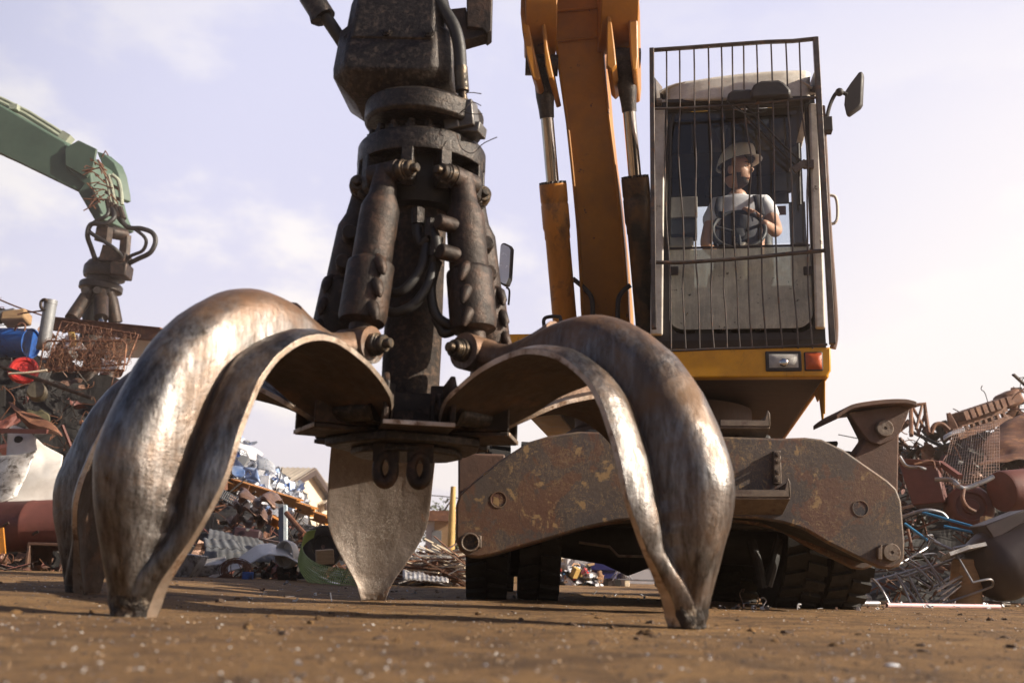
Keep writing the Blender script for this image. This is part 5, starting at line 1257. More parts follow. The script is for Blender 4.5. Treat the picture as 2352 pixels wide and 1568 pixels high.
# navy bin, plank, boxes, rubbish
by=19.5
def boxthing(u0,v0,u1,v1,Y,d,name,mat,lb,cat,rot=0,bev=.01,group=None):
    a=P(u0,v1,Y);b=P(u1,v0,Y); m=MB(); c=(a+b)/2; m.box((c.x,Y+d/2,c.z),(abs(b.x-a.x),d,abs(b.z-a.z)),(0,rot,R(8)))
    return one(m,name,mat,lb,cat,group,bevel=bev)
a_=P(1358,1345,by);b_=P(1420,1290,by)
bn=thing('bin','big navy blue plastic bin with a rim standing before the pale yard wall','bin',((a_.x+b_.x)/2,by,0))
m=MB(); m.prism([V((a_.x+.04,by,-.02)),V((b_.x-.06,by,-.02)),V((b_.x-.02,by,b_.z*.62)),V((a_.x,by,b_.z*.62))],(0,.8,0)); m.build('tub',MT['navy'],bn,bevel=.02)
m=MB(); m.span((a_.x-.02,by-.03,b_.z*.62),(b_.x+.0,by+.83,b_.z*.97)); m.build('rim',MT['navy'],bn,bevel=.015)
m=MB(); m.span((a_.x-.0,by-.02,b_.z*.97),(b_.x,by+.8,b_.z*1.03)); m.build('lid',MT['brownsheet'],bn,bevel=.01)
m=MB(); m.bar(P(1322,1302,19.2),P(1362,1294,19.4),.10,.04); one(m,'plank',MT['wood'],'weathered plank leaning against the navy bin','plank')
boxthing(1365,1318,1385,1336,17.8,.16,'cardboard_box',MT['card'],'brown cardboard box tipped on the rubbish before the navy bin','box',R(12))
boxthing(1374,1310,1382,1322,17.7,.10,'cardboard_box',MT['card'],'tiny cardboard box sitting on the tipped brown box','box',R(-10))
boxthing(1332,1314,1352,1332,17.5,.2,'foam_block',MT['ochre'],'ochre foam block lying in the litter left of the navy bin','foam block',R(14))
boxthing(1392,1328,1420,1346,18.6,.4,'crate',MT['darkwood'],'low dark crate standing in front of the navy bin','crate')
boxthing(1421,1314,1438,1334,19.8,.4,'drum',MT['darktank'],'dark squat drum between navy bin and shopping trolley','drum',bev=.05)
boxthing(1432,1330,1444,1350,19,.3,'carton',MT['cream'],'cream carton standing left of the shopping trolley','carton')
m=MB(); r=random.Random(21)
lm=[MT['litterwhite'],MT['card'],MT['litterwhite'],MT['brownsheet'],MT['red'],MT['cyanrod'],MT['stain'],MT['black'],MT['card'],MT['ochre'],MT['cream'],MT['litterwhite'],MT['brownsheet']]
for i in range(170):
    u=1275+ r.random()**.8*100; top=1270+ (u-1285)*.62; v=r.uniform(max(top,1275),1348)
    p=P(u,v,17.2+r.random()*1.4); p.z=max(p.z,.03); s=r.uniform(.04,.13)
    m.cur=r.randrange(len(lm)); 
    shard(m,r,p,r.choice(['sheet','sheet','box','sheet','pipe']),s*2.0)
stuff(m,'rubbish_heap',lm,'mixed plastic rubbish in many colours heaped left of the navy bin','rubbish',smooth=0)
m=MB(); c=P(1262,1345,19.5)
m.grid(lambda s,t:(c.x+(s-.5)*2.6,19.2+(t-.5)*2,-.1+.78*math.exp(-((s-.42)/.22)**2-((t-.5)/.3)**2)+.10*noise.noise(V((s*9,t*9,0)))),40,30)
stuff(m,'soil_heap',MT['dirt'],'brown soil heap behind the coloured rubbish','soil')
# cut bars pile in the gap left of the machine
m=MB(); r=random.Random(31); bm_=[MT['stain'],MT['rust'],MT['brownsheet'],MT['steelrod'],MT['cream']]
for i in range(420):
    u=r.uniform(925,1068); hgt=1265+abs(u-1030)*.38; v=r.uniform(hgt,1335)
    Y=11.5+r.random()*1.2; p=P(u,v,Y); a_=r.gauss(0,.35)+(.2 if r.random()<.5 else -.4); l=r.uniform(.15,.45)
    p.z=max(p.z,.02); d=V((math.cos(a_),r.uniform(-.4,.4),math.sin(a_)*.6))*l; m.cur=r.randrange(5)
    q0=p-d; q1=p+d; q0.z=max(q0.z,.01); q1.z=max(q1.z,.01); m.bar(q0,q1,r.uniform(.015,.035),r.uniform(.008,.02))
m.cur=2; m.grid(lambda s,t:(P(1010,1300,12.5).x+(s-.5)*1.1,12.6+(t-.5)*1.2,-.05+.26*math.exp(-((s-.6)/.3)**2-((t-.5)/.35)**2)),16,12)
stuff(m,'cut_bar_heap',bm_,'heap of short pale and rusty cut bars left of the machine tyres','bar heap',smooth=0)
m=MB(); a_=P(935,1338,10.6)
m.grid(lambda s,t: P(925+105*s,1331+7*s-22*t*(1-s*.6),10.6+t*.5)+V((0,0,.02*noise.noise(V((s*4,t*4,1)))+(.012 if int(s*20)%2 else 0))),20,4)
one(m,'sheet',MT['stain'],'bent pale sheet lying at the foot of the cut bar heap','sheet',solid=.006)
# ================================================================ scrap heaps
def interp(pts,u):
    if u<=pts[0][0]: return pts[0][1]
    for (a,b),(c,d) in zip(pts,pts[1:]):
        if u<=c: return b+(d-b)*(u-a)/(c-a)
    return pts[-1][1]
class Heap:
    def __init__(s,top,base,Y0,Y1): s.top=top;s.base=base;s.Y0=Y0;s.Y1=Y1
    def vb(s,u): return interp(s.base,u)
    def p(s,u,t,dy=0):
        v=s.vb(u)+(interp(s.top,u)-s.vb(u))*t
        return P(u,v,s.Y0+(s.Y1-s.Y0)*t+dy)
    def at(s,u,v,dy=0):
        t=(v-s.vb(u))/(interp(s.top,u)-s.vb(u)); return P(u,v,s.Y0+(s.Y1-s.Y0)*max(-.1,min(1.15,t))+dy)
    def core(s,mb,back=.35,nu=60,nv=24,amp=.16):
        u0,u1=s.top[0][0],s.top[-1][0]
        def f(a,b):
            u=u0+(u1-u0)*a
            t=b/.7
            if t<=1: q=s.p(u,t*.93,back)
            else: q=s.p(u,.93,back); k=(t-1)/.43; q=q+V((0,2.5*k,-q.z*k*1.02-.05))
            n_=V((noise.noise(q*1.3),noise.noise(q*1.3+V((9,0,0))),noise.noise(q*1.3+V((0,7,0)))))*amp+V((noise.noise(q*4),0,noise.noise(q*4+V((3,0,0)))))*amp*.5
            return q+n_ if b>.02 else V((q.x,q.y,-.1))
        mb.grid(f,nu,nv)
def fill(heap,mb,n,seed,kinds,nm,sz,tr=(0.02,1.0),dy=(-.25,.25),urange=None):
    r=random.Random(seed); u0,u1=urange or (heap.top[0][0],heap.top[-1][0])
    for i in range(n):
        u=r.uniform(u0,u1); t=r.uniform(*tr); mb.cur=r.randrange(nm)
        shard(mb,r,heap.p(u,t,r.uniform(*dy)),r.choice(kinds),r.uniform(*sz))
def csheet(fn,name,mat,label,cat,nu=24,nv=14,amp=.05,fr=3,seed=0,th=.008,group=None,smooth=35):
    m=MB()
    m.grid(lambda a,b: (lambda q:q+V((noise.noise(q*fr+V((seed,0,0))),noise.noise(q*fr+V((0,seed,5))),noise.noise(q*fr+V((3,0,seed)))))*amp+V((noise.noise(q*fr*3+V((seed,1,0))),0,noise.noise(q*fr*3+V((seed,9,0)))))*amp*.3)(V(fn(a,b))),nu,nv)
    return one(m,name,mat,label,cat,group,solid=th,smooth=smooth)
def quad(p00,p10,p01,p11): return lambda a,b:(p00*(1-a)+p10*a)*(1-b)+(p01*(1-a)+p11*a)*b
def rodthing(pts,r,name,mat,label,cat,group=None,n=5,seg=10,closed=False):
    m=MB(); pp=[V(p) for p in pts]; m.tube(spline(pp,n) if len(pp)>2 and not closed else pp,r,seg,closed=closed); return one(m,name,mat,label,cat,group)
def ibeam(a,b,h,w,name,mat,label,cat,up=(0,0,1),tf=.02):
    a=V(a);b=V(b); x,y=frame(b-a,V(up)); m=MB()
    m.bar(a,b,tf,h-2*tf+.001,up)
    m.bar(a+y*(h/2-tf/2),b+y*(h/2-tf/2),w,tf,up); m.bar(a-y*(h/2-tf/2),b-y*(h/2-tf/2),w,tf,up)
    return one(m,name,mat,label,cat)
darks=[MT['black'],MT['rust'],MT['rustdark'],MT['brownsheet'],MT['darksheet'],MT['redbrown']]
# ---------------- left heap
LH=Heap([(-560,1150),(-420,900),(-300,760),(-160,668),(0,700),(60,735),(125,770),(200,800),(300,830),(345,850),(420,905),(520,1010)],[(-560,1312),(520,1322)],12.6,15.5)
m=MB(); m.cur=0; LH.core(m,.75,nu=100); 
fill(LH,m,520,41,['sheet','wire','rod','bar','sheet','box','wire'],6,(.12,.36),dy=(.15,.6))
fill(LH,m,180,43,['wire'],3,(.2,.42),dy=(-.1,.3))
stuff(m,'scrap_heap',darks,'dark tangled heap of scrap metal filling the left edge of the yard','scrap heap',smooth=0)
# rusty container rail with cream panel
ibeam(P(110,742,15.3),P(372,769,14.6),.20,.16,'steel_rail',MT['rust'],'long rust brown rail lying across the top of the left heap','rail')
m=MB(); m.bar(P(250,800,15.2),P(372,800,14.9),.02,.30,(0,0,1)); one(m,'panel',MT['cream'],'cream panel under the right end of the rust brown rail','panel',bevel=.006)
m=MB(); a=P(117,690,13.4); b=P(97,812,13.4); r_=.083; d=(b-a).normalized()
m.lathe([(r_*.86,.02),(r_*.9,0),(r_*1.04,.0),(r_*1.05,.055),(r_,.06),(r_,.55),(r_*1.02,.70)],a,d,30,caps=False); o=one(m,'duct_pipe',MT['grey'],'grey crimped duct pipe standing upright on top of the left heap','pipe',solid=.006)
rodthing([P(113,697,13.35),P(104,688,13.3),P(95,692,13.3),P(94,704,13.3),P(99,712,13.3)],.022,'bent_strap',MT['rustdark'],'dark bent strap curling beside the mouth of the duct pipe','strap')
# blue drum on its side
a=P(-70,785,13.7); b=P(72,788,13.5); m=MB(); r_=.205; L_=(b-a).length
m.lathe([(.02,0),(r_*.95,0),(r_,.02),(r_,L_*.3),(r_*1.03,L_*.32),(r_,L_*.34),(r_,L_*.64),(r_*1.03,L_*.66),(r_,L_*.68),(r_,L_-.02),(r_*1.02,L_),(r_*.94,L_),(r_*.92,L_-.03),(.02,L_-.03)],a,b-a,36); one(m,'drum',MT['blue'],'dented blue steel drum lying on its side at the left edge','drum')
m=MB(); c=P(54,850,12.95); m.lathe([(.005,.03),(.05,.03),(.06,.012),(.12,.012),(.135,.035),(.165,.03),(.19,.0),(.185,-.02)],c,(.35,-1,.25),40); one(m,'steel_disc',MT['red'],'round red steel lid leaning under the blue drum','lid',solid=.004)
rodthing([P(-30,832,12.8),P(60,861,12.7),P(212,914,12.5)],.026,'pipe',MT['rustdark'],'long rusty pipe slanting across the red lid','pipe')
rodthing([P(20,858,12.7),P(60,856,12.68),P(108,850,12.7)],.014,'stick',MT['cream'],'short pale stick lying just above the long rusty pipe','stick')
m=MB(); c=P(80,902,12.75); m.lathe([(.01,0),(.105,0),(.115,.02),(.115,.10),(.12,.11),(.115,.12),(.115,.22),(.10,.24),(.01,.24)],c+V((0,.12,0)),(.25,-1,.1),28); one(m,'can',surf('tarnished_tin',(.22,.18,.12),(.12,.1,.07),s1=8,rough=(.3,.5),metal=.6,bump=.1),'tarnished ribbed tin can below the red lid','can')
# bed springs: wire frame with coils
def bed(pts,ys,lb,seed,grp):
    t_=thing('bed_spring',lb,'bed spring',P(200,850,13.2),grp)
    m=MB(); pp=[P(u,v,y) for (u,v),y in zip(pts,ys)]; m.tube(pp,.014,7,closed=True); m.build('frame',MT['rust'],t_)
    r=random.Random(seed); q=MB()
    A_,B_,C_,D_=pp[0],pp[2],pp[3],pp[-1]
    top0,top1,bo0,bo1=pp[2],pp[3],pp[0],pp[-1]
    for i in range(11):
        for j in range(6):
            s_,k=(i+.5)/11+r.uniform(-.02,.02),(j+.5)/6+r.uniform(-.04,.04)
            c=(top0*(1-s_)+top1*s_)*(1-k)+(bo0*(1-s_)+bo1*s_)*k
            R0=.060*r.uniform(.8,1.2); ph=r.random()*6
            ax=V((r.gauss(0,.35),1,r.gauss(0,.35))).normalized(); x,y=frame(ax)
            q.tube([c+x*R0*(1-.35*math.sin(w*.52))*math.cos(ph+w)+y*R0*math.sin(ph+w)+ax*(w*.012-.1) for w in [n_*.7 for n_ in range(20)]],.0032,4)
    o=q.build('coil_springs',MT['rust'],t_); o['kind']='stuff'
    return t_
bed([(91,850),(100,790),(110,783),(282,783),(290,791),(285,850)],[12.9,13.0,13.0,12.8,12.8,12.7],'rusty bed spring frame in front, upright on the left heap',1,'bed springs on the left heap')
bed([(107,850),(122,795),(142,738),(318,769),(305,800),(292,836)],[13.6,13.6,13.7,13.3,13.3,13.2],'rusty bed spring frame behind, leaning back under the rail',2,'bed springs on the left heap')
csheet(quad(P(142,800,13.9),P(197,804,13.8),P(150,768,14.0),P(180,770,13.9)),'plastic_sheet',MT['litterwhite'],'crumpled white plastic sheet caught behind the bed springs','sheet',amp=.06,seed=3)
csheet(quad(P(157,798,13.75),P(172,795,13.7),P(155,765,13.8),P(170,768,13.8)),'plastic_bag',MT['ochre'],'small yellow bag stuck on the white plastic sheet','bag',8,8,amp=.05,seed=4)
csheet(quad(P(229,857,13.8),P(267,850,13.7),P(232,824,13.9),P(268,828,13.8)),'sheet',MT['litterwhite'],'small white sheet showing through the bed springs low down','sheet',10,10,amp=.05,seed=8)
m=MB(); m.bar(P(10,735,13.9),P(66,728,13.9),.25,.17,(0,.3,1)); one(m,'wood_block',MT['wood'],'rough tan wood block wedged above the blue drum','wood',bevel=.03)
for k,(a,b,lb) in enumerate((((-20,722,14.1),(34,712,14.1),'grey plank poking out left of the tan wood block'),((-20,706,14.3),(70,728,14.2),'thin dark slat sloping down at the top of the left heap'))):
    m=MB(); m.bar(P(*a),P(*b),.06,.05); one(m,'plank',MT['grey'] if k==0 else MT['rustdark'],lb,'plank')
for k,(pts,lb) in enumerate((([(40,722,13.6),(60,718,13.6),(110,712,13.5)],'thin yellow brown rod lying from the wood block to the duct'),([(34,760,13.4),(38,748,13.3),(50,742,13.3),(58,748,13.3),(56,760,13.3)],'bent wire handle hooped over the blue drum'),([(-10,684,14.4),(40,705,14.3),(100,725,14.2)],'thin dark rod along the skyline of the left heap'))):
    rodthing([P(*p) for p in pts],.012,'rod',MT['rust'],lb,'rod')
csheet(lambda a,b:P(18+124*a,924+84*a+ (18*math.sin(a*3.14))*(b-.5)*2.2+10*math.sin(a*5),12.75-.5*a+.25*abs(b-.5)*2),'curved_sheet',MT['rust'],'long curved rust sheet folded like a leaf on the left heap','sheet',amp=.04,seed=5)
csheet(quad(P(70,985,12.7),P(105,975,12.7),P(62,935,12.9),P(98,940,12.9)),'cardboard',surf('mouldy_cardboard',(.15,.13,.07),(.1,.09,.05),rough=(.8,.9)),'mouldy crumpled cardboard below the tin can','cardboard',12,12,amp=.09,seed=6)
m=MB(); m.bar(P(-30,988,12.45),P(109,991,12.35),.04,.055,(0,0,1)); one(m,'flat_bar',MT['redbrown'],'red brown flat bar lying level above the white enamel panel','bar')
# enamel panel with a knob, stained sheet
fr=thing('enamel_panel','white enamelled cooker panel with a round black knob at the left edge','panel',P(80,1150,12.5))
m=MB()
poly=[(27,977),(45,979),(60,985),(75,998),(99,1021),(112,1028),(128,1036),(150,1060),(150,1150),(40,1158),(20,1100)]
def pan(a,b):
    u=18+125*a; v=interp([(18,985),(30,977),(60,985),(99,1021),(143,1045)],u); return P(u,v+(1160-v)*b,12.6-.35*b+.05*math.sin(b*7+a*2))
m.grid(lambda a,b:(lambda q:q+V((0,noise.noise(q*3)*.05,noise.noise(q*5)*.012)))(pan(a,b)),26,20); m.build('panel',MT['white'],fr,solid=.012)
m=MB(); c=pan(.2,.16); m.cyl(c+V((0,-.03,0)),c+V((0,.06,0)),.047,20); m.build('knob',MT['black'],fr,bevel=.006)
csheet(lambda a,b:P(-30+112*a,1047-14*a**2+ (110-4*a)*b - 0,12.1-.25*b-.10*math.sin(a*3.1))+V((-.22*b*a,0,0)),'metal_sheet',MT['stain'],'stained white and grey sheet standing before the enamel panel','sheet',amp=.035,seed=7)
m=MB(); a=P(-60,1212,12.2); b=P(270,1200,12.0); L_=(b-a).length; r_=.30
m.lathe([(.02,0),(r_,0),(r_,L_*.4),(r_*1.015,L_*.405),(r_*1.015,L_*.42),(r_,L_*.425),(r_,L_),(.02,L_)],a,b-a,44); tk=one(m,'tank',MT['redbrown'],'long red brown cylindrical tank lying along the foot of the left heap','tank')
m=MB(); m.bar(P(2,1212,11.7),P(7,1272,11.7),.03,.06); one(m,'strip',MT['orange'],'short orange strip hanging in front of the brown tank','strip')
for u,v in((14,1206),(82,1226)):
    q=MB(); c=P(u,v,11.72); q.tube([c+V((-.05,.05,0)),c+V((0,-.02,.01)),c+V((.035,-.02,.03))],.016,8); q.build('lifting_hook',MT['rustdark'],tk)
    bpy.data.objects[list(bpy.data.objects.keys())[-1]] if False else None
m=MB(); a=P(73,1245,11.5);b=P(150,1311,11.5); w_=.032
x0,x1,z0,z1=a.x,b.x,.01,a.z
for p,q in(((x0,z0),(x1,z0+w_)),((x0,z1-w_),(x1,z1)),((x0,z0+w_),(x0+w_,z1-w_)),((x1-w_,z0+w_),(x1,z1-w_))): m.span((p[0],11.4,p[1]),(q[0],12.0,q[1]))
one(m,'box_section',MT['brownsheet'],'open square steel section lying end on below the brown tank','steel section',bevel=.006)
m=MB(); r=random.Random(77)
for i in range(60):
    u=r.uniform(-40,420); p=G(u,interp([(-40,1312),(420,1326)],u)+r.uniform(-6,10)) ; Y=r.uniform(10.6,12); p=V((P(u,1300,Y).x,Y,gz(P(u,1300,Y).x,Y)+.03)); m.cur=r.randrange(6); shard(m,r,p,r.choice(['bar','rod','sheet','wire']),r.uniform(.08,.22))
stuff(m,'scrap_litter',darks,'loose bits of scrap along the foot of the left heap','scrap bits',smooth=0)
# ---------------- middle heap
CF=Heap([(395,1110),(470,1120),(520,1118),(600,1150),(690,1185),(760,1205),(830,1240)],[(395,1332),(600,1336),(830,1346)],9.9,14)
m=MB(); m.cur=0; CF.core(m,.7,amp=.10); fill(CF,m,240,51,['sheet','wire','rod','bar','sheet','box'],6,(.08,.26),dy=(.1,.5)); fill(CF,m,40,52,['wire'],3,(.15,.3),dy=(0,.3))
stuff(m,'scrap_heap',darks,'middle heap of brown and dark scrap seen between the two front claws','scrap heap',smooth=0)
BF=Heap([(430,930),(500,968),(535,985),(560,1012),(590,1045),(625,1075),(660,1103),(690,1128),(706,1165)],[(430,1180),(706,1185)],18.5,20.5)
m=MB(); al=[MT['alu'],MT['litterwhite'],MT['bluesheet'],MT['alu'],MT['grey']]; BF.core(m,.5,amp=.2); fill(BF,m,420,53,['sheet','sheet','sheet','box'],5,(.12,.36),dy=(-.1,.3),tr=(0,1.02))
stuff(m,'crushed_sheet_heap',al,'glinting heap of crushed silver and white sheet metal behind the orange beams','scrap heap',smooth=0)
csheet(quad(P(500,1012,18.3),P(588,1060,18.1),P(515,985,18.7),P(596,1046,18.5)),'crushed_sheet',MT['litterwhite'],'large crushed white sheet on top of the silver heap','sheet',14,10,amp=.13,fr=2.5,seed=11,smooth=15)
for k,(q_,mt_,lb) in enumerate((((510,1096,555,1100,520,1062,552,1060),'bluesheet','crushed blue sheet at the left of the silver heap'),((552,1092,604,1106,556,1062,590,1060),'bluesheet','pale blue creased sheet in the middle of the silver heap'),((588,1078,640,1090,600,1055,628,1068),'alu','creased silver sheet at the right of the blue sheets'))):
    csheet(quad(P(q_[0],q_[1],18.0),P(q_[2],q_[3],17.9),P(q_[4],q_[5],18.3),P(q_[6],q_[7],18.2)),'crushed_sheet',MT[mt_],lb,'sheet',10,8,amp=.14,fr=2.2,seed=20+k,smooth=12)
ibeam(P(536,1110,15.2),P(688,1158,13.6),.135,.11,'steel_beam',MT['orange'],'longest orange steel beam sloping down from the left claw','steel beam')
ibeam(P(684,1163,13.5),P(722,1176,13.1),.12,.10,'steel_beam',MT['orange'],'short orange beam just right of the longest one','steel beam')
ibeam(P(722,1184,13.0),P(756,1196,12.7),.11,.10,'steel_beam',MT['orange'],'rusted orange beam end beside the back claw','steel beam')
ibeam(P(500,1106,15.3),P(541,1120,15),.10,.10,'steel_beam',MT['orange'],'orange beam stub at the left end above the grille','steel beam')
ibeam(P(610,1186,12.4),P(646,1206,12.2),.10,.08,'steel_beam',MT['orange'],'small orange beam tucked left of the upright post','steel beam')
gl=MB(); a0,a1,b0,b1=P(502,1118,13.2),P(548,1143,13.0),P(494,1135,13.1),P(538,1160,12.9)
for i in range(12): t_=i/11; gl.tube([a0+(a1-a0)*t_,b0+(b1-b0)*t_],.006,5)
for i in range(4): t_=i/3; gl.tube([a0+(b0-a0)*t_,a1+(b1-a1)*t_],.008,5)
one(gl,'grille',MT['grey'],'small grey wire grille under the orange beam stub','grille')
for k,(q_,lb) in enumerate((((548,1158,632,1164,552,1132,650,1138),'widest brown crumpled sheet under the longest orange beam'),((538,1180,592,1176,540,1156,586,1158),'brown folded sheet left of the middle of the heap'),((584,1206,622,1200,588,1166,620,1172),'rounded brown sheet curled just left of the upright post'),((528,1210,582,1208,534,1184,578,1186),'dark brown torn sheet above the suitcase'))):
    f0=quad(P(q_[0],q_[1],12.0+.1*k),P(q_[2],q_[3],11.9),P(q_[4],q_[5],12.5),P(q_[6],q_[7],12.4))
    csheet(lambda a,b,f0=f0,k=k: f0(a,b)+V((0,-.16*math.sin(b*3.14)*(1+.6*math.sin(a*9+k)),.05*math.sin(a*11+k))),'crumpled_sheet',MT['brownsheet'],lb,'sheet',26,14,amp=.07,fr=4,seed=31+k)
ps=thing('post','upright grey and pale blue steel post in the middle heap','post',P(651,1246,11.4))
m=MB(); m.bar(P(647,1248,11.5),P(646,1158,11.6),.055,.05,(0,1,0)); m.build('web',MT['grey'],ps); m=MB(); m.bar(P(656,1248,11.45),P(656,1160,11.55),.035,.06,(0,1,0)); m.build('flange',surf('pale_blue_paint',(.45,.58,.66),(.6,.62,.62),s1=6,rough=(.4,.6)),ps)
rodthing([P(658,1178,11.4),P(678,1202,11.2),P(700,1227,11.0)],.03,'pipe',MT['rust'],'short rusty pipe leaning right from the upright post','pipe')
sc_=thing('suitcase','small dark maroon suitcase with a bright latch in the middle heap','suitcase',P(568,1241,11.0))
m=MB(); m.box(P(568,1228,11.0),(.30,.16,.125),(R(-8),R(6),R(6))); m.build('shell',surf('maroon_leatherette',(.045,.018,.022),(.03,.014,.016),rough=(.4,.6)),sc_,bevel=.025); m=MB(); m.box(P(569,1216,10.9),(.04,.02,.03),(0,R(6),0)); m.build('latch',MT['chrome'],sc_,bevel=.004)
def corr(fn,name,mat,lb,n,amp): 
    m=MB(); m.grid(lambda a,b: V(fn(a,b))+V((0,0,amp*math.sin(a*n*6.283))),n*6,6); return one(m,name,mat,lb,'sheet',solid=.005)
corr(quad(P(466,1290,10.2),P(640,1290,10.2),P(480,1214,11.0),P(600,1238,10.9)),'corrugated_sheet',MT['dullgrey'],'broad grey corrugated sheet lying at the foot of the middle heap',9,.004)
corr(quad(P(470,1256,10.1),P(560,1262,10.1),P(466,1236,10.4),P(545,1240,10.4)),'corrugated_sheet',MT['dullgrey'],'narrow grey ribbed sheet on top of the broad corrugated one',4,.010)
ws=lambda a: interp([(0,1327),(.2,1290),(.38,1252),(.46,1247),(.58,1258),(.68,1285),(.76,1306),(.88,1328),(1,1343)],a)
csheet(lambda a,b:P(478+309*a*.999+ (8*(b-.5) if a<.4 else 0),ws(a)+(b-.0)*(6+20*math.sin(min(1,a*1.25)*3.14)**2),9.7+.35*(1-b)),'bent_sheet',MT['white'],'long white sheet bent into a peak in front of the middle heap','sheet',44,10,amp=.012,seed=12,th=.008)
# bottom row: basin, tin, wire tangle, pan, tyre, honeycomb, box
m=MB(); a=P(398,1334,9.6);b=P(472,1276,9.6)
m.prism([V((a.x+.02,9.5,.01)),V((b.x-.11,9.5,.01)),V((b.x,9.42,b.z)),V((a.x-.05,9.42,b.z+.03))],(0,.3,0)); one(m,'basin',MT['stain'],'stained grey square basin half hidden by the left front claw','basin',bevel=.012)
m=MB(); a=P(455,1330,9.8);b=P(520,1270,9.9); m.box((a+b)/2,(.26,.2,.10),(R(20),R(-10),R(12))); one(m,'tray',MT['stain'],'shallow stained tray lying right of the square basin','tray',bevel=.01)
m=MB(); r=random.Random(9); c=P(542,1306,9.6)
for i in range(34):
    ph=r.random()*6.28; R0=.15*r.uniform(.7,1.05); ax=V((r.gauss(0,.5),1,r.gauss(0,.5))).normalized(); x,y=frame(ax)
    m.tube([c+V((0,0,-.01))+x*R0*math.cos(ph+w)+y*R0*.72*math.sin(ph+w) for w in [n_*.35 for n_ in range(14)]],.0035,5)
for p in m.v: p.z=max(p.z,.005)
o=one(m,'wire_tangle',MT['rust'],'round tangle of thin rusty wire in front of the white bent sheet','wire')
m=MB(); c=P(568,1334,9.5); m.lathe([(.01,0),(.05,0),(.052,.01),(.052,.10),(.047,.105),(.01,.105)],V((c.x,9.5,.005)),(0,0,1),24); one(m,'tin',MT['blue'],'small dark blue tin standing right of the wire tangle','tin')
m=MB(); c=P(662,1273,9.95); ax=V((-.55,-1,.2)).normalized()
m.lathe([(.105,.05),(.115,.06),(.12,.03),(.11,-.03),(.02,-.04)],c,ax,32,caps=False); M_=Matrix.Rotation(R(-20),3,'Y')
for i,p in enumerate(m.v): q=p-c; q=M_@V((q.x,q.y,q.z*1.15)); m.v[i]=c+q
one(m,'oval_pan',MT['white'],'white oval pan standing on edge left of the green honeycomb','pan',solid=.006)
m=MB(); c=P(742,1255,10.6); ax=V((.1,-1,.1)); m.lathe([(.115,-.06),(.15,-.075),(.20,-.07),(.218,-.04),(.22,0),(.218,.04),(.20,.07),(.15,.075),(.115,.06)],c,ax,40,caps=False); m.lathe([(.115,.05),(.11,.02),(.02,.0)],c,ax,24,caps=False); one(m,'tyre',MT['tyre'],'worn dark car tyre leaning behind the green honeycomb sheet','tyre')
m=MB(); m.box(P(746,1278,10.0),(.17,.14,.135),(R(5),R(-6),R(14))); one(m,'wooden_box',MT['wood'],'small open wooden box inside the curl of green honeycomb','box',bevel=.006)
# honeycomb: a curled strip pierced with holes
hc=thing('honeycomb_sheet','curled lime green plastic sheet pierced with round holes before the back claw','plastic sheet',P(740,1345,9.4))
path=spline([P(724,1222,9.75),P(703,1232,9.7),P(692,1256,9.65),P(696,1284,9.6),P(715,1305,9.5),P(745,1318,9.4),P(790,1326,9.35),P(828,1332,9.3)],10)
wdt=[V((-.02,.02,-.075))*(.5+.9*smoothstep(0,.3,i/(len(path)-1)))+V((.045,-.06,-.01))*smoothstep(.2,.5,i/(len(path)-1)) for i in range(len(path))]
def hcp(a,b):
    x=a*(len(path)-1); i=min(int(x),len(path)-2); k=x-i; p=path[i].lerp(path[i+1],k); w_=wdt[i].lerp(wdt[i+1],k); return p+w_*(2*b-.7)+V((0,0,.012*math.sin(b*3)))
m=MB()
na,nb_=64,10
# each cell is a square with an octagonal hole
def cell(i,j):
    hole=i>16 
    a0,a1,b0,b1=i/na,(i+1)/na,j/nb_,(j+1)/nb_; sh=.5/na if j%2 else 0
    g=lambda x,y:hcp(min(1,max(0,x+sh)),y)
    if not hole: m.add([g(a0,b0),g(a1,b0),g(a1,b1),g(a0,b1)],[(0,1,2,3)]); return
    ca,cb=(a0+a1)/2,(b0+b1)/2; ra,rb=(a1-a0)*.40,(b1-b0)*.40
    out=[(a1,cb),(a1,b1),(ca,b1),(a0,b1),(a0,cb),(a0,b0),(ca,b0),(a1,b0)]
    inn=[(ca+ra*math.cos(q*math.pi/4),cb+rb*math.sin(q*math.pi/4)) for q in range(8)]
    m.add([g(*p) for p in out]+[g(*p) for p in inn],[(q,(q+1)%8,8+(q+1)%8,8+q) for q in range(8)])
for i in range(na):
    for j in range(nb_): cell(i,j)
for p in m.v: p.z=max(p.z,.008)
m.build('perforated_sheet',MT['lime'],hc,solid=.006,smooth=0)
m=MB(); 
for k_,(u,v,s) in enumerate(((610,1322,.16),(655,1320,.2),(690,1322,.18),(620,1300,.15))):
    p=P(u,v,9.9); p.z=max(p.z,.03); shard(m,random.Random(k_),p,'sheet',s)
stuff(m,'scrap_litter',MT['black'],'black torn scraps under the white bent sheet and honeycomb','scrap bits',smooth=0)
m=MB(); m.bar(P(599,1237,10.6),P(688,1256,10.2),.05,.02); one(m,'plank',MT['brownsheet'],'thin grey brown plank lying below the upright post','plank')
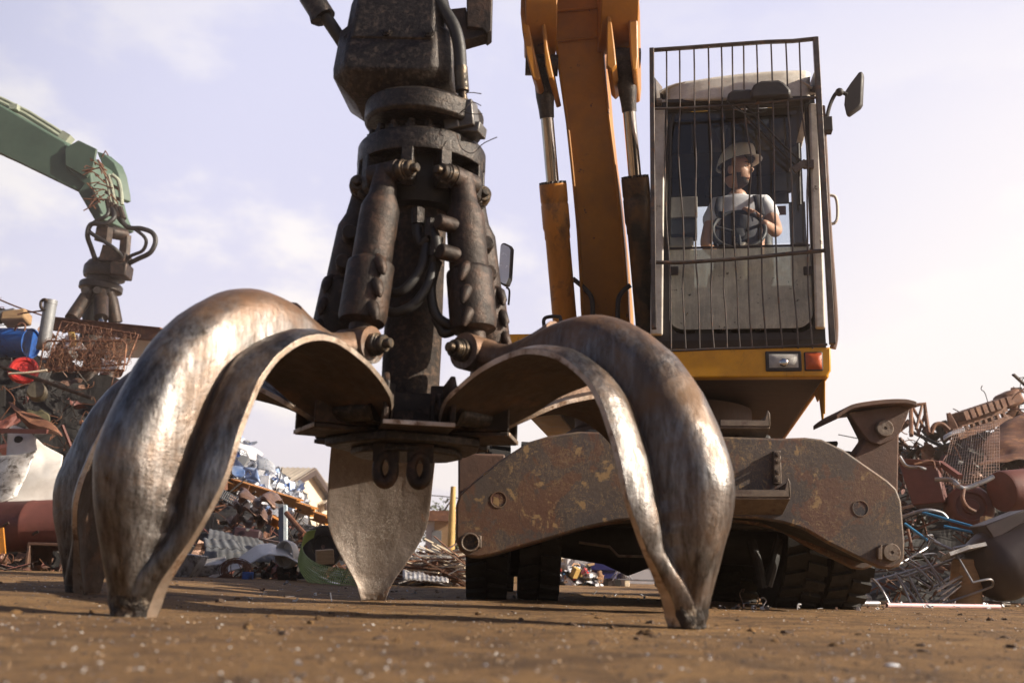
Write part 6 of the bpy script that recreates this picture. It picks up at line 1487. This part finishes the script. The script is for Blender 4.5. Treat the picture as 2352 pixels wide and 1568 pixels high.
# ---------------- right heap
RH=Heap([(1990,1010),(2050,1010),(2075,985),(2130,995),(2180,990),(2230,962),(2290,938),(2325,910),(2360,884),(2520,840)],[(1990,1388),(2360,1394),(2520,1396)],9.0,14.0)
m=MB(); m.cur=0; RH.core(m,.9,amp=.14)
RH2=Heap([(1990,1150),(2080,1130),(2160,1120),(2360,1110),(2520,1100)],[(1990,1388),(2520,1396)],8.9,10.4)
fill(RH2,m,150,61,['sheet','wire','rod','bar','wire','rod'],6,(.10,.3),dy=(.2,.7)); fill(RH,m,170,62,['sheet','wire','rod','bar','sheet'],6,(.14,.4),tr=(.45,1.0),dy=(.1,.6)); fill(RH,m,50,64,['rod','wire','wire','sheet'],3,(.15,.36),tr=(.85,1.03),dy=(0,.5))
stuff(m,'scrap_heap',darks,'rising heap of rusty scrap at the right edge behind the outrigger leg','scrap heap',smooth=0)
# lattice frame on the skyline
lf=MB(); pp=[P(2093,1000,12.6),P(2092,938,12.9),P(2103,930,12.9),P(2124,927,12.9),P(2126,950,12.9),P(2133,995,12.6)]
lf.tube(pp,.028,7); 
for a,b in(((2098,938),(2126,990)),((2118,930),(2104,985)),((2094,955),(2112,1000)),((2125,950),(2108,1000))): lf.tube([P(*a,12.9),P(*b,12.7)],.02,6)
one(lf,'lattice_frame',MT['rust'],'rusty lattice frame standing on the skyline beside the outrigger foot','frame')
# track chain
tc_=thing('track_chain','rusty crawler track chain with square teeth along the right skyline','track chain',P(2245,975,13.2))
a,b=P(2198,978,13.2),P(2310,940,13.4); n_=8
q=MB(); q.bar(a+V((0,0,.02)),b+V((0,0,.02)),.05,.10,(0,0,1)); q.bar(a+V((0,0,-.14)),b+V((0,0,-.14)),.05,.09,(0,0,1)); q.build('rail',MT['rust'],tc_)
for i in range(n_):
    t_=(i+.5)/n_; p=a+(b-a)*t_; d=(b-a).normalized(); q=MB(); q.bar(p-d*.035+V((0,0,.11)),p+d*.035+V((0,0,.11)),.3,.12,(0,0,1)); q.bar(p-d*.02+V((0,0,-.06)),p+d*.02+V((0,0,-.06)),.05,.10,(0,0,1)); q.build('tooth',MT['rust'],tc_)
csheet(quad(P(2176,990,13.0),P(2206,992,13.0),P(2174,948,13.0),P(2181,946,13.0)),'pointed_plate',MT['rust'],'pointed rusty plate sticking up left of the track chain','plate',8,8,amp=.03,seed=2,th=.03)
rodthing([P(2138,995,12.8),P(2147,976,12.8),P(2164,974,12.8),P(2180,988,12.8)],.03,'bent_pipe',MT['rust'],'bent rusty pipe arching left of the pointed plate','pipe')
csheet(lambda u_,v_:P(2168+46*u_,1003-22*u_+10*v_-4*math.sin(u_*3.1),12.2-.2*v_),'bent_sheet',MT['stain'],'pale curved panel lying under the track chain','panel',20,6,amp=.03,seed=14)
# red hopper
m=MB(); fr_=[P(2063,1060,10.2),P(2150,1066,10.0),P(2172,1152,9.9),P(2096,1160,10.0)]
m.prism(fr_,(.35,.7,0)); m.prism([p+V((0,-.03,0)) for p in [P(2058,1052,10.2),P(2156,1058,10.0),P(2158,1070,10.0),P(2062,1066,10.2)]],(.35,.76,0)); one(m,'hopper',MT['redbrown'],'tapered red brown steel hopper tipped behind the outrigger leg','hopper',bevel=.012)
m=MB(); c=P(2230,1163,9.9); ax=V((-.25,-1,.12)); m.lathe([(.02,.03),(.07,.03),(.08,.0),(.13,.0),(.14,.035),(.16,.035),(.20,.01),(.225,-.03),(.225,-.2)],c,ax,44); one(m,'wheel',MT['redbrown'],'rusty wheel disc half buried right of the red brown hopper','wheel')
m=MB(); m.bar(P(2160,1063,10.1),P(2205,1095,9.8),.05,.05); one(m,'steel_bar',MT['redbrown'],'short red bar sloping down right from the hopper rim','bar')
# wire netting
nt2=MB()
def net(a,b): 
    q=P(2190+105*a+ -30*b*(1-a),985-15*a+ (128+10*a)*b,11.6-1.5*b+.25*math.sin(a*5+b*3)); return q
for i in range(22): nt2.tube([net(i/21,j/12) for j in range(13)],.0026,4)
for j in range(20): nt2.tube([net(i/12,j/19) for i in range(13)],.0026,4)
one(nt2,'wire_netting',MT['brownsheet'],'sagging sheet of square wire netting draped over the right heap','netting')
for k,(pts,r_,mt_,lb) in enumerate((([(2148,1101,9.6),(2185,1102,9.5),(2205,1118,9.4),(2222,1120,9.4),(2260,1105,9.4),(2282,1094,9.4)],.022,'steelrod','pale bent tube curving in front of the wheel disc'),([(2214,1118,9.4),(2211,1145,9.35),(2222,1165,9.3),(2240,1175,9.3)],.02,'rust','rusty tube hanging down from the pale bent tube'),([(2066,1048,9.9),(2082,1070,9.85),(2110,1073,9.8),(2126,1078,9.8)],.017,'steelrod','thin bent rod across the mouth of the hopper'),([(2100,1066,9.8),(2140,1058,9.8),(2146,1075,9.8)],.012,'rust','small hooked rod right of the hopper mouth'),([(2050,1195,9.3),(2118,1172,9.2),(2160,1176,9.2),(2176,1190,9.2)],.016,'steelrod','pale hoop of tube above the blue rods'),([(2085,1215,9.1),(2096,1265,9.0)],.014,'rust','thin upright rusty rod beside the outrigger frame'),([(2250,1200,8.9),(2256,1230,8.8),(2262,1252,8.75)],.012,'rust','short rusty rod standing over the grey plank'))):
    rodthing([P(*p) for p in pts],r_,'bent_tube',MT[mt_],lb,'tube')
for k,(a,b,mt_,lb) in enumerate((((2118,1176,9.2),(2282,1222,8.9),'cyanrod','upper long blue rod in the right heap'),((2168,1208,9.0),(2285,1232,8.8),'cyanrod','lower blue rod ending beside the dark tank'),((2144,1243,8.8),(2200,1268,8.7),'steelrod','short silver rod below the blue rods'),((2078,1202,9.2),(2130,1240,9.0),'cyanrod','short blue rod at the left of the right heap'))):
    rodthing([P(*a),P(*b)],.013,'rod',MT[mt_],lb,'rod','rods in the right heap')
# chair frames of bent tube
def chairframe(o,lb,mx):
    t_=thing('chair_frame',lb,'chair frame',o,'tubular chair frames')
    T_=lambda *p:o+mx@V(p)
    for y in(-.17,.17):
        q=MB(); q.tube(spline([T_(-.25,y,.0),T_(.28,y,.02),T_(.36,y,.06),T_(.34,y,.16),T_(.20,y,.20)],5),.010,8); q.build('leg_tube',MT['steelrod'],t_)
    for x,z in((-.2,.0),(.0,.01),(.2,.2)):
        q=MB(); q.tube([T_(x,-.17,z),T_(x,.17,z)],.009,8); q.build('cross_tube',MT['steelrod'],t_)
    q=MB(); q.tube(spline([T_(-.25,-.17,0),T_(-.30,-.17,.1),T_(-.30,0,.14),T_(-.30,.17,.1),T_(-.25,.17,0)],5),.010,8); q.build('back_loop',MT['steelrod'],t_)
chairframe(P(2085,1355,8.7),'bent chrome chair frame nearest the outrigger frame',Euler((R(50),R(-14),R(10))).to_matrix())
chairframe(P(2160,1342,8.6),'chrome chair frame tipped beside the wooden stump',Euler((R(60),R(-20),R(-14))).to_matrix())
chairframe(P(2125,1310,8.9),'chrome chair frame behind and above the other two',Euler((R(35),R(-16),R(40))).to_matrix())
for k,v in enumerate((1340,1352,1362)):
    m=MB(); a,b=P(2150+6*k,v+16,8.45-.02*k),P(2208-2*k,v-18,8.5); m.bar(a,b,.035,.012); one(m,'slat',MT['stain'],('upper','middle','lowest')[k]+' pale slat of three before the wooden stump','slat')
# plank, stump, dark tank
m=MB(); m.bar(P(2170,1279,8.5),P(2212,1264,8.5),.25,.03,(0,.2,1)); m.bar(P(2211,1264,8.5),P(2252,1256,8.5),.25,.03,(0,.2,1)); one(m,'plank',MT['stain'],'pale cracked plank lying on the wooden stump','plank')
m=MB(); m.grid(lambda a,b:(lambda c,t:c+V((math.cos(t)*.13*(1+.25*noise.noise(V((math.cos(t)*2,math.sin(t)*2,b*3)))),math.sin(t)*.12,0)))(V((P(2212,1330,8.6).x+.06*b,8.6,.40*b-.02)),a*6.283),24,8); one(m,'stump',MT['wood'],'rough upright wooden stump left of the dark tank','stump')
m=MB(); m.bar(P(2256,1196,8.9),P(2296,1205,8.9),.1,.09); one(m,'wood_block',MT['wood'],'orange brown wood block lying above the dark tank rim','wood')
dt=thing('tank','big dark tank lying tilted in the right foreground corner','tank',P(2330,1390,8.4))
c0=P(2250,1310,8.3); ax=V((1,.18,.42)).normalized(); m=MB()
m.lathe([(.02,-.10),(.10,-.10),(.20,-.06),(.27,.02),(.30,.12),(.31,.9),(.31,1.6)],c0+V((.16,.25,.0)),ax,44); m.build('shell',MT['darktank'],dt)
m=MB(); m.prism([P(2200+ -0,1195,8.5)*0+P(2262,1205,8.4),P(2360,1168,8.4),P(2360,1195,8.4),P(2285,1240,8.4)],(0,.3,0)); m.build('flange',MT['darktank'],dt,bevel=.01)
a=P(2290,1120,9.9); b=P(2420,1100,10.0); m=MB(); m.lathe([(.02,0),(.19,0),(.2,.02),(.2,.3),(.21,.31),(.21,.33),(.2,.34),(.2,1)],P(2300,1128,9.7),V((1,.3,.12)),36); one(m,'drum',MT['redbrown'],'rusty drum lying at the right edge above the dark tank','drum')
csheet(quad(P(2240,1080,11.4),P(2370,1060,11.4),P(2290,985,12.6),P(2370,935,12.8)),'rust_sheet',MT['rust'],'broad rusty sheet sloping up at the right edge behind the netting','sheet',amp=.12,seed=17,fr=1.6)
m=MB(); m.box(P(2316,918,13.6),(.28,.3,.22),(0,R(-25),R(10))); one(m,'steel_box',MT['rust'],'rounded rusty box perched on the skyline at the right','box',bevel=.05)
for k,(pts,lb) in enumerate((([(2318,925,13.4),(2335,905,13.4),(2356,890,13.4)],'rusty rod rising at the right end of the skyline'),([(2322,893,13.6),(2338,893,13.6),(2352,902,13.6)],'thin twig like wire at the far right skyline'))): rodthing([P(*p) for p in pts],.012,'rod',MT['rust'],lb,'rod')
# pipes and litter on the ground in front
def gp3(u,v): 
    p=G(u,v,.0); return V((p.x,p.y,gz(p.x,p.y)))
def pipeg(u0,u1,v,r_,mt_,lb,name='pipe'):
    p0=gp3(u0,v);p1=gp3(u1,v+ (u1-u0)*.012); m=MB(); d=(p1-p0); m.lathe([(r_*.8,0),(r_,0),(r_,d.length),(r_*.8,d.length)],p0+V((0,0,r_)),d,18,caps=False); m.lathe([(.001,.03),(r_*.8,.03)],p0+V((0,0,r_)),d,18,caps=False); return one(m,name,MT[mt_],lb,'pipe')
pipeg(2036,2296,1394,.017,'pinkpipe','long pale pink pipe lying on the ground at the right'); pipeg(1977,2018,1391,.020,'steelrod','short silver pipe lying left of the long pink pipe'); pipeg(2300,2318,1389,.017,'stain','pale pipe stub at the right end of the long pink pipe')
m=MB(); p=gp3(2000,1384); m.lathe([(.03,0),(.036,0),(.036,.07),(.03,.07)],p+V((0,.05,.036)),V((-1,-.6,.15)),20,caps=False); one(m,'pipe_collar',MT['stain'],'little pale pipe collar behind the short silver pipe','collar',solid=.004)
pipeg(2298,2420,1383,.022,'redbrown','maroon tube lying at the right edge of the ground')
m=MB(); r=random.Random(4)
for i in range(26): p=gp3(2316+r.random()*34,1383); m.ball(p+V((0,r.uniform(-.03,.05),.03+r.random()*.02)),r.uniform(.012,.026),7,5)
o=one(m,'foam_lump',MT['cream'],'crumbly cream foam lump on the maroon tube','foam')
m=MB(); r=random.Random(14); lm2=[MT['litterwhite'],MT['stain'],MT['brownsheet'],MT['steelrod']]
for i in range(150):
    u=r.uniform(1600,2380) if i<110 else r.uniform(560,1500); v=r.uniform(1384,1400) if u>1550 else r.uniform(1345,1380); 
    if u>1550: p=gp3(u,v)
    else: p=G(u,max(v,interp([(560,1340),(1500,1372)],u)),0)
    if p.y<2 or p.y>12: continue
    p=V((p.x,p.y,gz(p.x,p.y)+.006)); m.cur=r.randrange(4); shard(m,r,p,r.choice(['sheet','bar','wire','box']),r.uniform(.015,.05))
for p in m.v: p.z=max(p.z,gz(p.x,p.y)-.01)
stuff(m,'ground_litter',lm2,'small pale scraps littering the ground around the machine tyres','litter',smooth=0)
m=MB(); p=G(2050,1531,0); m.ball(V((p.x,p.y,gz(p.x,p.y)+.002)),(.014,.010,.004),16,8); one(m,'white_chip',MT['litterwhite'],'flat white chip on the near ground at the bottom right','chip')
# ================================================================ thin warm haze, added in place of the flare glow on the right
HZ=True
if HZ:
    hm=bpy.data.materials.new('flare_haze'); hm.use_nodes=True; ht_=hm.node_tree; ht_.nodes.clear()
    hv_=ht_.nodes.new('ShaderNodeVolumePrincipled'); hv_.inputs['Color'].default_value=(1,.76,.58,1); hv_.inputs['Density'].default_value=.0045; hv_.inputs['Anisotropy'].default_value=.84
    ho=ht_.nodes.new('ShaderNodeOutputMaterial'); ht_.links.new(hv_.outputs[0],ho.inputs['Volume'])
    m=MB(); m.span((-76,-12,-1.3),(76,80,9.0)); o=m.build('haze',hm,smooth=0); o['kind']='stuff'; tag(o,'thin warm haze over the whole scrap yard, added for the flare glow','haze')
